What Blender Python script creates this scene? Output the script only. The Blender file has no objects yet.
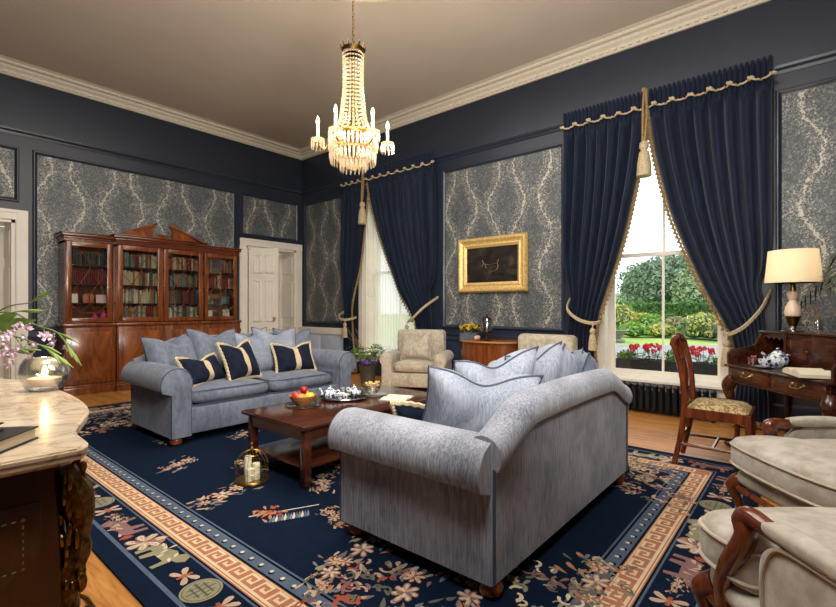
import bpy, bmesh, math, random
import numpy as np
from math import sin, cos, pi, radians as R, sqrt, atan2
from mathutils import Matrix, Vector, noise as mnoise
rnd = random.Random(7)
S = bpy.context.scene
COL = S.collection

# ------------------------------------------------------------------ camera, world, lights, exposure
cam = bpy.data.cameras.new('camera'); cam.sensor_width = 36; cam.lens = 36 * 465 / 836
cam.shift_y = 4.5 / 836; cam.clip_start = .02; cam.clip_end = 500
co = bpy.data.objects.new('camera', cam); COL.objects.link(co)
HEAD = 40.3
co.location = (0, 0, 1.2); co.rotation_euler = (R(90), 0, R(HEAD - 90)); S.camera = co

w = bpy.data.worlds.new('sky'); S.world = w; w.use_nodes = True
wn = w.node_tree.nodes; wl = w.node_tree.links
bg = wn['Background']; bg.inputs['Strength'].default_value = 2.2
tc = wn.new('ShaderNodeTexCoord'); nz = wn.new('ShaderNodeTexNoise'); nz.inputs['Scale'].default_value = 2.2; nz.inputs['Detail'].default_value = 4
rp = wn.new('ShaderNodeValToRGB'); rp.color_ramp.elements[0].position = .35; rp.color_ramp.elements[1].position = .65
rp.color_ramp.elements[0].color = (.80, .88, .96, 1); rp.color_ramp.elements[1].color = (1, 1, 1, 1)
wl.new(tc.outputs['Generated'], nz.inputs['Vector']); wl.new(nz.outputs['Fac'], rp.inputs['Fac']); wl.new(rp.outputs['Color'], bg.inputs['Color'])

def area(name, loc, target, size, size_y, power, col):
    l = bpy.data.lights.new(name, 'AREA'); l.shape = 'RECTANGLE'; l.size = size; l.size_y = size_y; l.energy = power; l.color = col
    o = bpy.data.objects.new(name, l); COL.objects.link(o); o.location = loc
    o.rotation_euler = (Vector(target) - Vector(loc)).to_track_quat('-Z', 'Y').to_euler()
    return o
sun = bpy.data.lights.new('sun', 'SUN'); sun.energy = 1.6; sun.angle = R(20); sun.color = (1, .97, .9)
so = bpy.data.objects.new('sun', sun); COL.objects.link(so); so.rotation_euler = (R(38), R(-12), R(30)); so.location = (20, -5, 20)
# added fill lamps with no visible source, brightening the room and its ceiling
area('fill_light_front', (.5, .5, 4.2), (3.2, 4.2, .6), 1.6, 1.2, 150, (1, .97, .93))
area('fill_light_ceiling', (2.6, 3.2, 4.36), (2.6, 3.2, 0), 2.2, 3.4, 120, (1, .95, .87))
area('fill_light_up', (1.2, .2, 1.9), (2.8, 3.6, 4.44), 1.0, 1.0, 150, (1, .93, .82))
S.view_settings.view_transform = 'Standard'; S.view_settings.look = 'None'
S.view_settings.gamma = 1; S.view_settings.use_curve_mapping = False; S.view_settings.exposure = 0.15
S.cycles.max_bounces = 9; S.cycles.transparent_max_bounces = 24; S.cycles.diffuse_bounces = 4
S.cycles.caustics_reflective = False; S.cycles.caustics_refractive = False; S.cycles.sample_clamp_indirect = 4

# ------------------------------------------------------------------ materials
def C(r, g, b):
    f = lambda c: ((c / 255 + .055) / 1.055) ** 2.4 if c > 10 else c / 255 / 12.92
    return (f(r), f(g), f(b), 1)

class NT:
    def __init__(s, name):
        s.m = bpy.data.materials.new(name); s.m.use_nodes = True; s.t = s.m.node_tree
        s.b = s.t.nodes['Principled BSDF']; s.out = s.t.nodes['Material Output']
    def n(s, typ, **kw):
        x = s.t.nodes.new(typ)
        for k, v in kw.items(): setattr(x, k, v)
        return x
    def l(s, a, b): s.t.links.new(a, b)
    def put(s, sock, v):
        if hasattr(v, 'links') and hasattr(v, 'is_output'): s.l(v, sock)
        else: sock.default_value = v
    def math(s, op, a, b=None, c=None, clamp=False):
        x = s.n('ShaderNodeMath', operation=op, use_clamp=clamp); s.put(x.inputs[0], a)
        if b is not None: s.put(x.inputs[1], b)
        if c is not None: s.put(x.inputs[2], c)
        return x.outputs[0]
    def obj(s, scale=(1, 1, 1)):
        t = s.n('ShaderNodeTexCoord'); mp = s.n('ShaderNodeMapping'); mp.inputs['Scale'].default_value = scale
        s.l(t.outputs['Object'], mp.inputs['Vector']); return mp.outputs['Vector']
    def xyz(s, v):
        x = s.n('ShaderNodeSeparateXYZ'); s.l(v, x.inputs[0]); return x.outputs
    def noise(s, v, scale, detail=4, rough=.55, dist=0):
        x = s.n('ShaderNodeTexNoise'); s.l(v, x.inputs['Vector']); x.inputs['Scale'].default_value = scale
        x.inputs['Detail'].default_value = detail; x.inputs['Roughness'].default_value = rough; x.inputs['Distortion'].default_value = dist
        return x.outputs['Fac']
    def ramp(s, f, *stops):
        x = s.n('ShaderNodeValToRGB'); e = x.color_ramp.elements
        while len(e) < len(stops): e.new(.5)
        for i, (p, c) in enumerate(stops): e[i].position = p; e[i].color = c
        s.l(f, x.inputs['Fac']); return x.outputs['Color']
    def mix(s, f, a, b, mode='MIX'):
        x = s.n('ShaderNodeMix', data_type='RGBA', blend_type=mode); s.put(x.inputs[0], f); s.put(x.inputs[6], a); s.put(x.inputs[7], b)
        return x.outputs[2]
    def bump(s, h, strength=.3, dist=.01):
        x = s.n('ShaderNodeBump'); x.inputs['Strength'].default_value = strength; x.inputs['Distance'].default_value = dist
        s.l(h, x.inputs['Height']); s.l(x.outputs[0], s.b.inputs['Normal'])
    def set(s, **kw):
        for k, v in kw.items(): s.put(s.b.inputs[k.replace('_', ' ')], v)
        return s.m

def P(name, c1, c2=None, rough=.5, metal=0, scale=(8, 8, 8), detail=4, lo=.35, hi=.65, bump=0, bscale=None, bdist=.005, sheen=0, coat=0, dist=0, spec=.5, **kw):
    h = NT(name)
    if c2 is None: c2 = tuple(x * .82 for x in c1[:3]) + (1,)
    f = h.noise(h.obj(scale), 1, detail, .6, dist)
    h.set(Base_Color=h.ramp(f, (lo, c1), (hi, c2)), Roughness=rough, Metallic=metal, Specular_IOR_Level=spec)
    if bump: h.bump(h.noise(h.obj(bscale or scale), 1, detail, .6), bump, bdist)
    if sheen: h.set(Sheen_Weight=sheen, Sheen_Roughness=.45, Sheen_Tint=tuple(min(1, x * 2 + .1) for x in c1[:3]) + (1,))
    if coat: h.set(Coat_Weight=coat, Coat_Roughness=.12)
    if kw: h.set(**kw)
    return h.m

def emit(name, col, st):
    h = NT(name); h.set(Base_Color=col, Emission_Color=col, Emission_Strength=st); return h.m
def cut_glass(name):
    h = NT(name); t = h.n('ShaderNodeBsdfTransparent'); t.inputs[0].default_value = (1, .97, .9, 1)
    g = h.n('ShaderNodeBsdfGlossy'); g.inputs['Roughness'].default_value = .12; d = h.n('ShaderNodeBsdfDiffuse'); d.inputs[0].default_value = C(255, 240, 212)
    u = h.n('ShaderNodeBsdfTranslucent'); u.inputs[0].default_value = C(255, 236, 200)
    m1 = h.n('ShaderNodeMixShader'); m1.inputs[0].default_value = .5; m2 = h.n('ShaderNodeMixShader'); m2.inputs[0].default_value = .4; m3 = h.n('ShaderNodeMixShader'); m3.inputs[0].default_value = .42
    h.l(d.outputs[0], m1.inputs[1]); h.l(u.outputs[0], m1.inputs[2]); h.l(m1.outputs[0], m2.inputs[1]); h.l(g.outputs[0], m2.inputs[2])
    h.l(t.outputs[0], m3.inputs[1]); h.l(m2.outputs[0], m3.inputs[2]); h.l(m3.outputs[0], h.out.inputs['Surface']); return h.m
def clear(name, tint=(1, 1, 1, 1), gl=.1, rough=.02, facing=True):
    h = NT(name); t = h.n('ShaderNodeBsdfTransparent'); t.inputs[0].default_value = tint
    g = h.n('ShaderNodeBsdfGlossy'); g.inputs['Roughness'].default_value = rough
    mx = h.n('ShaderNodeMixShader')
    if facing:
        lw = h.n('ShaderNodeLayerWeight'); lw.inputs['Blend'].default_value = .35
        h.l(h.math('MULTIPLY_ADD', lw.outputs['Facing'], .55, gl, clamp=True), mx.inputs[0])
    else: mx.inputs[0].default_value = gl
    h.l(t.outputs[0], mx.inputs[1]); h.l(g.outputs[0], mx.inputs[2]); h.l(mx.outputs[0], h.out.inputs['Surface'])
    return h.m

def wallpaper(name, axis):
    h = NT(name); v = h.obj(); x, y, z = h.xyz(v); s = (x, y)[axis]
    W = .78
    wob = h.noise(v, 7, 3, .6); wob2 = h.noise(v, 34, 3, .6)
    d = h.math('ADD', h.math('MULTIPLY', h.math('SUBTRACT', wob, .5), .16), h.math('MULTIPLY', h.math('SUBTRACT', wob2, .5), .15))
    sn = h.math('MULTIPLY', h.math('SINE', h.math('MULTIPLY', z, 2 * pi / .98)), .115)
    k = h.math('ADD', h.math('DIVIDE', s, W), d)
    def line(off, sg):
        a = h.math('ADD', h.math('MULTIPLY', sn, sg), h.math('ADD', k, off))
        return h.math('ABSOLUTE', h.math('SUBTRACT', h.math('FRACT', a), .5))
    dm = h.math('MINIMUM', line(0, 1), line(.5, -1))
    wid = h.math('MULTIPLY', h.math('SUBTRACT', h.noise(v, 30, 3, .75), .30), .055)
    vine = h.math('LESS_THAN', dm, wid)
    fleck = h.math('MULTIPLY', h.math('GREATER_THAN', h.noise(v, 55, 3, .6, 1.0), .56), h.math('LESS_THAN', dm, h.math('MULTIPLY', h.noise(v, 7, 2), .3)))
    vine = h.math('MAXIMUM', vine, h.math('MULTIPLY', fleck, .62))
    # damask leaf filling
    vo = h.n('ShaderNodeTexVoronoi', feature='DISTANCE_TO_EDGE'); vo.inputs['Scale'].default_value = 26; h.l(v, vo.inputs['Vector'])
    fine = h.noise(v, 48, 4, .65, 1.4)
    leaf = h.math('GREATER_THAN', h.math('ADD', fine, h.math('MULTIPLY', vo.outputs[0], .25)), .575)
    big = h.noise(v, 9, 2)
    base = h.mix(big, C(56, 63, 72), C(84, 90, 96))
    c = h.mix(h.math('MULTIPLY', leaf, .5), base, C(158, 158, 148))
    c = h.mix(h.math('MULTIPLY', vine, .75), c, C(212, 206, 188))
    metal = h.math('MULTIPLY', leaf, .4)
    h.bump(leaf, .15, .002)
    return h.set(Base_Color=c, Roughness=.48, Metallic=metal)

def planks(name):
    h = NT(name); v = h.obj(); x, y, z = h.xyz(v)
    q = h.math('DIVIDE', x, .19); ix = h.math('FLOOR', q); fx = h.math('FRACT', q)
    wn_ = h.n('ShaderNodeTexWhiteNoise', noise_dimensions='1D'); h.l(ix, wn_.inputs['W'])
    g = h.noise(h.obj((9, .9, 9)), 3.2, 6, .62, 1.2); g2 = h.noise(h.obj((60, 2.2, 60)), 1, 4)
    c = h.ramp(g, (.3, C(226, 168, 92)), (.5, C(202, 138, 66)), (.72, C(150, 92, 40)))
    c = h.mix(h.math('MULTIPLY', wn_.outputs[0], .3), c, C(126, 78, 36))
    c = h.mix(h.math('MULTIPLY', g2, .25), c, C(110, 66, 30))
    vo = h.n('ShaderNodeTexVoronoi'); vo.inputs['Scale'].default_value = 3.1; h.l(h.obj((1.6, .7, 1)), vo.inputs['Vector'])
    c = h.mix(h.math('LESS_THAN', vo.outputs['Distance'], .045), c, C(70, 38, 18))
    gap = h.math('LESS_THAN', h.math('ABSOLUTE', h.math('SUBTRACT', fx, .5)), .484)
    c = h.mix(gap, C(46, 26, 12), c); h.bump(gap, .4, .004)
    return h.set(Base_Color=c, Roughness=.36)

def wood(name, c1, c2, c3, sc=(18, 1.6, 18), rough=.25, coat=.35):
    h = NT(name); f = h.noise(h.obj(sc), 1, 5, .6, 1.6); f2 = h.noise(h.obj((2.5, 2.5, 2.5)), 1, 3)
    c = h.ramp(f, (.28, c1), (.5, c2), (.75, c3)); c = h.mix(h.math('MULTIPLY', f2, .35), c, c3)
    return h.set(Base_Color=c, Roughness=rough, Coat_Weight=coat, Coat_Roughness=.15)

def chenille(name, c1, c2, sc=(120, 120, 9), sheen=.35, bump=.25, amp=1):
    h = NT(name); f = h.noise(h.obj(sc), 1, 4, .65); f2 = h.noise(h.obj((4, 4, 4)), 1, 3); f3 = h.noise(h.obj((170, 170, 150)), 1, 2)
    a = h.math('ADD', h.math('MULTIPLY', f, .6), h.math('MULTIPLY', f2, .4))
    c = h.ramp(a, (.5 - .12 / amp, c2), (.5 + .1 / amp, c1)); c = h.mix(h.math('MULTIPLY', f3, .25), c, c2)
    h.bump(f, bump, .004)
    return h.set(Base_Color=c, Roughness=.85, Sheen_Weight=sheen, Sheen_Roughness=.4, Sheen_Tint=(.85, .88, .95, 1), Specular_IOR_Level=.15)

def marble(name):
    h = NT(name); v = h.obj((1, 1, 1)); f = h.noise(v, 5, 6, .6, 2.5); f2 = h.noise(v, 2.2, 4, .6, 1)
    c = h.ramp(f, (.3, C(236, 220, 194)), (.48, C(222, 200, 170)), (.52, C(180, 150, 118)), (.56, C(224, 204, 176)), (.8, C(206, 186, 158)))
    c = h.mix(h.math('MULTIPLY', f2, .35), c, C(190, 166, 136))
    return h.set(Base_Color=c, Roughness=.2, Coat_Weight=.3)

def pattern(name, ca, cb, scale, thr=.5, rough=.5):
    h = NT(name); f = h.math('GREATER_THAN', h.noise(h.obj(), scale, 2, .5, .8), thr)
    return h.set(Base_Color=h.mix(f, ca, cb), Roughness=rough)

MT = dict(
    navy=P('navy_paint', C(38, 45, 60), C(35, 42, 56), .38, scale=(3, 3, 3)),
    navytrim=P('navy_trim_paint', C(44, 51, 66), C(40, 47, 61), .3, scale=(3, 3, 3)),
    dado=P('navy_gloss_paint', C(50, 58, 76), C(46, 54, 72), .16, scale=(3, 3, 3), coat=.6),
    ceil=P('ceiling_paint', C(214, 204, 192), C(210, 200, 188), .8, scale=(2, 2, 2)),
    plaster=P('cornice_plaster', C(226, 216, 198), C(214, 204, 186), .7, scale=(30, 30, 30)),
    white=P('white_gloss_paint', C(236, 230, 218), C(228, 222, 210), .35, scale=(3, 3, 3)),
    paperx=wallpaper('damask_wallpaper_long', 0), papery=wallpaper('damask_wallpaper_window', 1),
    floor=planks('pine_boards'),
    mahog=wood('mahogany', C(160, 88, 40), C(122, 63, 29), C(66, 30, 14), (12, 12, 1.6)),
    mahogx=wood('mahogany_long', C(132, 66, 34), C(98, 46, 24), C(54, 23, 13), (1.6, 14, 14)),
    burl=P('burl_walnut', C(150, 84, 38), C(98, 48, 21), .25, scale=(5, 5, 1.6), detail=5, dist=1.6, coat=.4),
    table=wood('table_mahogany', C(94, 48, 29), C(70, 34, 21), C(42, 19, 12), (1.5, 16, 16), .2, .35),
    deskw=wood('desk_walnut', C(96, 50, 28), C(70, 34, 19), C(38, 17, 10), (1.5, 16, 16), .25, .4),
    chairw=wood('chair_mahogany', C(150, 78, 38), C(112, 52, 24), C(62, 26, 13), (14, 14, 2), .22, .5),
    darkw=wood('dark_stained_wood', C(66, 36, 20), C(48, 24, 13), C(30, 14, 8), (14, 14, 2)),
    commode=wood('commode_veneer', C(84, 44, 22), C(60, 29, 15), C(36, 16, 9), (10, 10, 2), .3, .35),
    bronze=P('gilt_bronze', C(150, 116, 62), C(78, 56, 26), .38, 1, (60, 60, 60), bump=.5, bdist=.003),
    brass=P('aged_brass', C(196, 156, 84), C(150, 112, 54), .3, 1, (20, 20, 20)),
    darkbrass=P('dark_brass', C(104, 80, 44), C(70, 52, 28), .38, 1, (30, 30, 30)),
    gold=P('gold_leaf_frame', C(236, 206, 140), C(206, 168, 98), .4, .35, (30, 30, 30), bump=.3, bdist=.003),
    blue=chenille('blue_grey_chenille', C(172, 175, 185), C(101, 106, 120)),
    bluel=chenille('light_blue_chenille', C(160, 166, 179), C(110, 118, 135)),
    bluef=chenille('blue_grey_velvet', C(122, 129, 143), C(92, 99, 114), (30, 30, 14), .3, .12),
    navyv=P('navy_cushion_velvet', C(28, 34, 52), C(22, 27, 42), .85, scale=(20, 20, 20), sheen=.3, spec=.1),
    cream=P('cream_braid', C(214, 198, 166), C(170, 150, 116), .8, scale=(120, 120, 120), bump=.5, bdist=.003),
    curtain=P('navy_curtain_velvet', C(24, 34, 55), C(13, 20, 35), .7, scale=(30, 30, 2.5), sheen=.9, spec=.15),
    rope=P('cream_rope', C(206, 190, 158), C(150, 130, 96), .8, scale=(90, 90, 90), bump=.4, bdist=.003),
    fringe=P('gold_fringe', C(168, 140, 94), C(104, 82, 48), .85, scale=(90, 90, 60), bump=.4, bdist=.003),
    beige=chenille('beige_velvet', C(204, 194, 176), C(158, 148, 130), (28, 28, 20), .35, .12),
    taupe=chenille('taupe_velvet', C(208, 200, 188), C(166, 157, 143), (14, 14, 14), .4, .1),
    taupep=P('taupe_piping', C(196, 184, 164), C(170, 158, 138), .85),
    bpipe=P('blue_piping', C(70, 78, 98), C(60, 68, 86), .8),
    marble=marble('beige_marble'),
    glass=clear('window_glass', gl=.03), cglass=clear('cabinet_glass', (.93, .95, .95, 1), .035),
    bowlglass=clear('crackle_glass', (.93, .94, .94, 1), .22, .15),
    crystal=cut_glass('cut_crystal'),
    black=P('black_cloth_binding', C(26, 26, 28), C(20, 20, 22), .4),
    iron=P('black_iron', C(34, 36, 38), C(26, 28, 30), .42, .3),
    paper=P('paper', C(232, 222, 200), C(222, 210, 186), .8, scale=(4, 4, 90)),
    china=P('white_china', C(236, 236, 232), C(228, 228, 226), .12),
    bluechina=pattern('blue_and_white_china', C(232, 234, 236), C(54, 74, 122), 42, .53, .12),
    silver=P('silver_plate', C(206, 204, 198), C(180, 178, 172), .18, 1),
    wax=P('ivory_wax', C(246, 238, 210), C(238, 226, 192), .5, Subsurface_Weight=.3),
    leaf=P('fresh_leaf', C(112, 156, 58), C(60, 104, 34), .5, scale=(14, 14, 14)),
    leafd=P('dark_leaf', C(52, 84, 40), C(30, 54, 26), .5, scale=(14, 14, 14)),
    palm=P('palm_leaf', C(86, 98, 62), C(48, 62, 40), .5, scale=(14, 14, 14)),
    petal=P('orchid_petal', C(238, 220, 228), C(216, 176, 204), .6, scale=(50, 50, 50)),
    lilac=P('purple_petal', C(150, 100, 176), C(108, 66, 140), .6, scale=(50, 50, 50)),
    yellow=P('yellow_petal', C(236, 200, 50), C(206, 160, 30), .6, scale=(50, 50, 50)),
    red=P('red_petal', C(226, 40, 50), C(176, 18, 34), .6, scale=(50, 50, 50)),
    stem=P('green_stem', C(118, 140, 74), C(92, 110, 56), .6),
    soil=P('soil', C(52, 40, 30), C(34, 26, 20), .9, scale=(60, 60, 60)),
    pot=P('grey_pot', C(92, 88, 84), C(74, 70, 66), .45),
    zinc=P('zinc_trough', C(120, 128, 140), C(100, 108, 120), .4, .4),
    shade=None,
    terracotta=P('tan_ceramic', C(190, 128, 74), C(160, 98, 50), .3, scale=(3, 3, 60)),
    damaskseat=pattern('gold_damask_seat', C(188, 166, 120), C(128, 104, 66), 38, .5, .8),
    bark=P('bark', C(84, 66, 48), C(56, 44, 32), .9),
)
# ------------------------------------------------------------------ mesh helpers
class B:
    def __init__(s, M=None): s.v = []; s.f = []; s.mi = []; s.M = M or Matrix.Identity(4); s.cur = 0
    def add(s, vs, fs, M=None):
        o = len(s.v); T = s.M @ M if M is not None else s.M
        s.v.extend([T @ Vector(p) for p in vs]); s.f.extend([tuple(i + o for i in f) for f in fs]); s.mi.extend([s.cur] * len(fs)); return s
    def box(s, c, d, bev=0, M=None, seg=2):
        x, y, z = (k / 2 for k in d); cx, cy, cz = c
        if not bev:
            vs = [(cx + a * x, cy + b * y, cz + e * z) for a in (-1, 1) for b in (-1, 1) for e in (-1, 1)]
            return s.add(vs, [(0, 1, 3, 2), (4, 6, 7, 5), (0, 4, 5, 1), (2, 3, 7, 6), (0, 2, 6, 4), (1, 5, 7, 3)], M)
        bm = bmesh.new(); bmesh.ops.create_cube(bm, size=1)
        for v in bm.verts: v.co = Vector((cx + v.co.x * d[0], cy + v.co.y * d[1], cz + v.co.z * d[2]))
        bmesh.ops.bevel(bm, geom=bm.edges[:], offset=min(bev, min(d) * .49), segments=seg, affect='EDGES', profile=.5)
        bm.verts.index_update(); s.add([v.co for v in bm.verts], [tuple(v.index for v in f.verts) for f in bm.faces], M); bm.free(); return s
    def span(s, x0, x1, y0, y1, z0, z1, bev=0, M=None): return s.box(((x0 + x1) / 2, (y0 + y1) / 2, (z0 + z1) / 2), (abs(x1 - x0), abs(y1 - y0), abs(z1 - z0)), bev, M)
    def grid(s, nu, nv, fn, cu=False, cv=False, M=None):
        vs = [fn(i / (nu if cu else nu - 1), j / (nv if cv else nv - 1)) for i in range(nu) for j in range(nv)]
        fs = [(i * nv + j, ((i + 1) % nu) * nv + j, ((i + 1) % nu) * nv + (j + 1) % nv, i * nv + (j + 1) % nv)
              for i in range(nu if cu else nu - 1) for j in range(nv if cv else nv - 1)]
        return s.add(vs, fs, M)
    def lathe(s, prof, seg=20, c=(0, 0, 0), M=None, sx=1, sy=1):
        n = len(prof); vs = []
        for i in range(seg):
            a = 2 * pi * i / seg
            vs += [(c[0] + r * cos(a) * sx, c[1] + r * sin(a) * sy, c[2] + z) for r, z in prof]
        fs = [(i * n + j, ((i + 1) % seg) * n + j, ((i + 1) % seg) * n + j + 1, i * n + j + 1) for i in range(seg) for j in range(n - 1)]
        if prof[0][0] > 1e-5: fs.append(tuple(i * n for i in range(seg))[::-1])
        if prof[-1][0] > 1e-5: fs.append(tuple(i * n + n - 1 for i in range(seg)))
        return s.add(vs, fs, M)
    def cyl(s, c, r, h, seg=16, r2=None, M=None): return s.lathe([(r, 0), (r if r2 is None else r2, h)], seg, c, M)
    def tube(s, pts, r, seg=8, closed=False, M=None, flat=None):
        P_ = [Vector(p) for p in pts]; n = len(P_); rs = r if isinstance(r, (list, tuple)) else [r] * n
        vs = []; up = None
        for i in range(n):
            a = P_[i - 1] if (i > 0 or closed) else P_[0]; b = P_[(i + 1) % n] if (i < n - 1 or closed) else P_[-1]
            t = (b - a)
            if t.length < 1e-9: t = Vector((0, 0, 1))
            t.normalize()
            if up is None: up = Vector((0, 0, 1)) if abs(t.z) < .9 else Vector((1, 0, 0))
            q = t.cross(up)
            if q.length < 1e-6: q = t.orthogonal()
            q.normalize(); up = q.cross(t)
            for k in range(seg):
                an = 2 * pi * k / seg; vs.append(P_[i] + q * (cos(an) * rs[i]) + up * (sin(an) * rs[i] * (flat or 1)))
        m = n if closed else n - 1
        fs = [(i * seg + k, ((i + 1) % n) * seg + k, ((i + 1) % n) * seg + (k + 1) % seg, i * seg + (k + 1) % seg) for i in range(m) for k in range(seg)]
        if not closed: fs += [tuple(range(seg))[::-1], tuple((n - 1) * seg + k for k in range(seg))]
        return s.add(vs, fs, M)
    def prism(s, poly, a, b, axis='z', M=None):
        n = len(poly); mk = {'z': lambda p, h: (p[0], p[1], h), 'y': lambda p, h: (p[0], h, p[1]), 'x': lambda p, h: (h, p[0], p[1])}[axis]
        vs = [mk(p, a) for p in poly] + [mk(p, b) for p in poly]
        fs = [tuple(range(n))[::-1], tuple(range(n, 2 * n))] + [(i, (i + 1) % n, n + (i + 1) % n, n + i) for i in range(n)]
        return s.add(vs, fs, M)
    def ball(s, c, r, seg=12, rings=8, M=None):
        rx, ry, rz = r if isinstance(r, (tuple, list)) else (r, r, r)
        return s.grid(seg, rings, lambda u, v: (c[0] + rx * cos(2 * pi * u) * sin(pi * (.004 + .992 * v)), c[1] + ry * sin(2 * pi * u) * sin(pi * (.004 + .992 * v)), c[2] - rz * cos(pi * v)), cu=True, M=M)
    def poly(s, pts, M=None): return s.add(pts, [tuple(range(len(pts)))], M)
    def build(s, name, mat, parent=None, smooth=40, recalc=True, sub=0):
        me = bpy.data.meshes.new(name); me.from_pydata([tuple(p) for p in s.v], [], s.f)
        for m in (mat if isinstance(mat, (list, tuple)) else [mat]): me.materials.append(MT[m] if isinstance(m, str) else m)
        if any(s.mi): me.polygons.foreach_set('material_index', s.mi)
        if recalc:
            bm = bmesh.new(); bm.from_mesh(me); bmesh.ops.recalc_face_normals(bm, faces=bm.faces[:]); bm.to_mesh(me); bm.free()
        if smooth:
            me.polygons.foreach_set('use_smooth', [True] * len(me.polygons)); me.set_sharp_from_angle(angle=R(smooth))
        me.update()
        o = bpy.data.objects.new(name, me); COL.objects.link(o)
        if parent: o.parent = parent
        if sub:
            d = o.modifiers.new('s', 'SUBSURF'); d.levels = sub; d.render_levels = sub
        return o

def tag(o, label=None, cat=None, group=None, kind=None):
    if label: o['label'] = label
    if cat: o['category'] = cat
    if group: o['group'] = group
    if kind: o['kind'] = kind
    return o
def thing(name, label, cat, loc=(0, 0, 0), rz=0, group=None):
    o = bpy.data.objects.new(name, None); COL.objects.link(o); o.location = loc; o.rotation_euler = (0, 0, R(rz)); o.empty_display_size = .1
    return tag(o, label, cat, group)
def struct(name, b, m, parent=None, smooth=40):
    o = b.build(name, m, parent, smooth)
    if not parent: o['kind'] = 'structure'
    return o
def copy_tree(o, parent=None):
    c = o.copy(); COL.objects.link(c)
    if parent: c.parent = parent
    for ch in list(o.children): copy_tree(ch, c)
    return c
def spline(pts, n):
    P_ = [Vector(p) for p in pts]; out = []; m = len(P_) - 1
    for k in range(n):
        t = k / (n - 1) * m; i = min(int(t), m - 1); u = t - i
        p0, p1, p2, p3 = P_[max(i - 1, 0)], P_[i], P_[i + 1], P_[min(i + 2, m)]
        out.append(.5 * ((2 * p1) + (p2 - p0) * u + (2 * p0 - 5 * p1 + 4 * p2 - p3) * u * u + (3 * p1 - p0 - 3 * p2 + p3) * u ** 3))
    return out
def lerp(a, b, t): return a + (b - a) * t
def sstep(a, b, x):
    t = max(0, min(1, (x - a) / (b - a))); return t * t * (3 - 2 * t)
def rf(r, f): return (r * .6468 + f * .7627, -r * .7627 + f * .6468)      # right / forward of the camera -> x, y on the floor plan

# ------------------------------------------------------------------ room shell
X0, X1, Y0, Y1, ZC = -.2, 5.85, -1.6, 8.14, 4.44
struct('floor', B().span(X0 - .6, X1 + .35, Y0 - .2, Y1 + .6, -.1, 0), 'floor', smooth=0)
struct('ceiling', B().span(X0 - .2, X1 + .6, Y0 - .2, Y1 + .2, ZC, ZC + .1), 'ceil', smooth=0)
RAIL, DADO = 3.57, .82
WINS = [(4.92, 6.22, 'window_1'), (.70, 2.00, 'window_2')]
WZ0, WZ1 = .345, 3.35
DOORS = [(.02, 1.26, 'door_1'), (4.58, 5.70, 'door_2')]
DZ = 2.38
def wall_pieces(b, s0, s1, z0, z1, holes, put):
    cuts = sorted(holes); a = s0
    for (h0, h1, hz0, hz1) in cuts:
        put(b, a, h0, z0, z1)
        if hz0 > z0: put(b, h0, h1, z0, hz0)
        if hz1 < z1: put(b, h0, h1, hz1, z1)
        a = h1
    put(b, a, s1, z0, z1)
b = B(); wall_pieces(b, Y0 - .2, Y1 + .2, 0, ZC, [(a, c, WZ0, WZ1) for a, c, _ in WINS], lambda b, a, c, z, t: b.span(X1, X1 + .34, a, c, z, t))
struct('wall_right', b, 'navy', smooth=0)
b = B(); wall_pieces(b, X0 - .2, X1, 0, ZC, [(a, c, 0, DZ) for a, c, _ in DOORS], lambda b, a, c, z, t: b.span(a, c, Y1, Y1 + .2, z, t))
struct('wall_left', b, 'navy', smooth=0)
struct('wall_back', B().span(X0 - .2, X0, Y0 - .2, Y1 + .2, 0, ZC), 'navy', smooth=0)
struct('wall_front', B().span(X0, X1, Y0 - .2, Y0, 0, ZC), 'navy', smooth=0)

# runs along the walls: profile in (out from wall, z), swept round the room
def run(b, prof, p0, p1):
    (xa, ya, ma), (xb, yb, mb) = p0, p1       # m: (inward direction incl. mitre)
    n = len(prof)
    vs = [(xa + ma[0] * d, ya + ma[1] * d, z) for d, z in prof] + [(xb + mb[0] * d, yb + mb[1] * d, z) for d, z in prof]
    b.add(vs, [(i, i + 1, n + i + 1, n + i) for i in range(n - 1)] + [tuple(range(n))[::-1], tuple(range(n, 2 * n))])
def ring(b, prof):
    cs = [(X0, Y0, (1, 1)), (X1, Y0, (-1, 1)), (X1, Y1, (-1, -1)), (X0, Y1, (1, -1))]
    for i in range(4): run(b, prof, cs[i], cs[(i + 1) % 4])
b = B(); ring(b, [(0, 4.285), (.025, 4.285), (.035, 4.30), (.05, 4.315), (.06, 4.34), (.1, 4.365), (.115, 4.39), (.15, 4.395), (.17, 4.41), (.17, 4.425), (.2, 4.43), (.215, 4.44), (0, 4.44)])
for (p, q, fx) in ((Y0, Y1, 1), (X0, X1, 0)):
    n = int((q - p) / .085)
    for i in range(1, n):
        t = p + (q - p) * i / n
        if fx:
            b.span(X1 - .165, X1 - .125, t - .022, t + .022, 4.395, 4.424); b.span(X1 - .062, X1 - .03, t - .03, t + .01, 4.305, 4.335)
        else:
            b.span(t - .022, t + .022, Y1 - .165, Y1 - .125, 4.395, 4.424); b.span(t - .03, t + .01, Y1 - .062, Y1 - .03, 4.305, 4.335)
for i in range(9):
    t = Y0 + (Y1 - Y0) * i / 8
struct('trim_1', b, 'plaster', smooth=25)
b = B(); ring(b, [(0, RAIL - .05), (.012, RAIL - .05), (.02, RAIL - .02), (.045, RAIL), (.05, RAIL + .025), (.03, RAIL + .035), (.03, RAIL + .05), (0, RAIL + .055)])
struct('trim_2', b, 'navytrim', smooth=25)
def seg_run(b, prof, side, a, c):
    if side == 'R': run(b, prof, (X1, a, (-1, 0)), (X1, c, (-1, 0)))
    if side == 'L': run(b, prof, (a, Y1, (0, -1)), (c, Y1, (0, -1)))
dprof = [(0, .70), (.02, .70), (.03, .72), (.03, .76), (.045, .78), (.055, .80), (.055, .815), (0, .82)]
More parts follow.
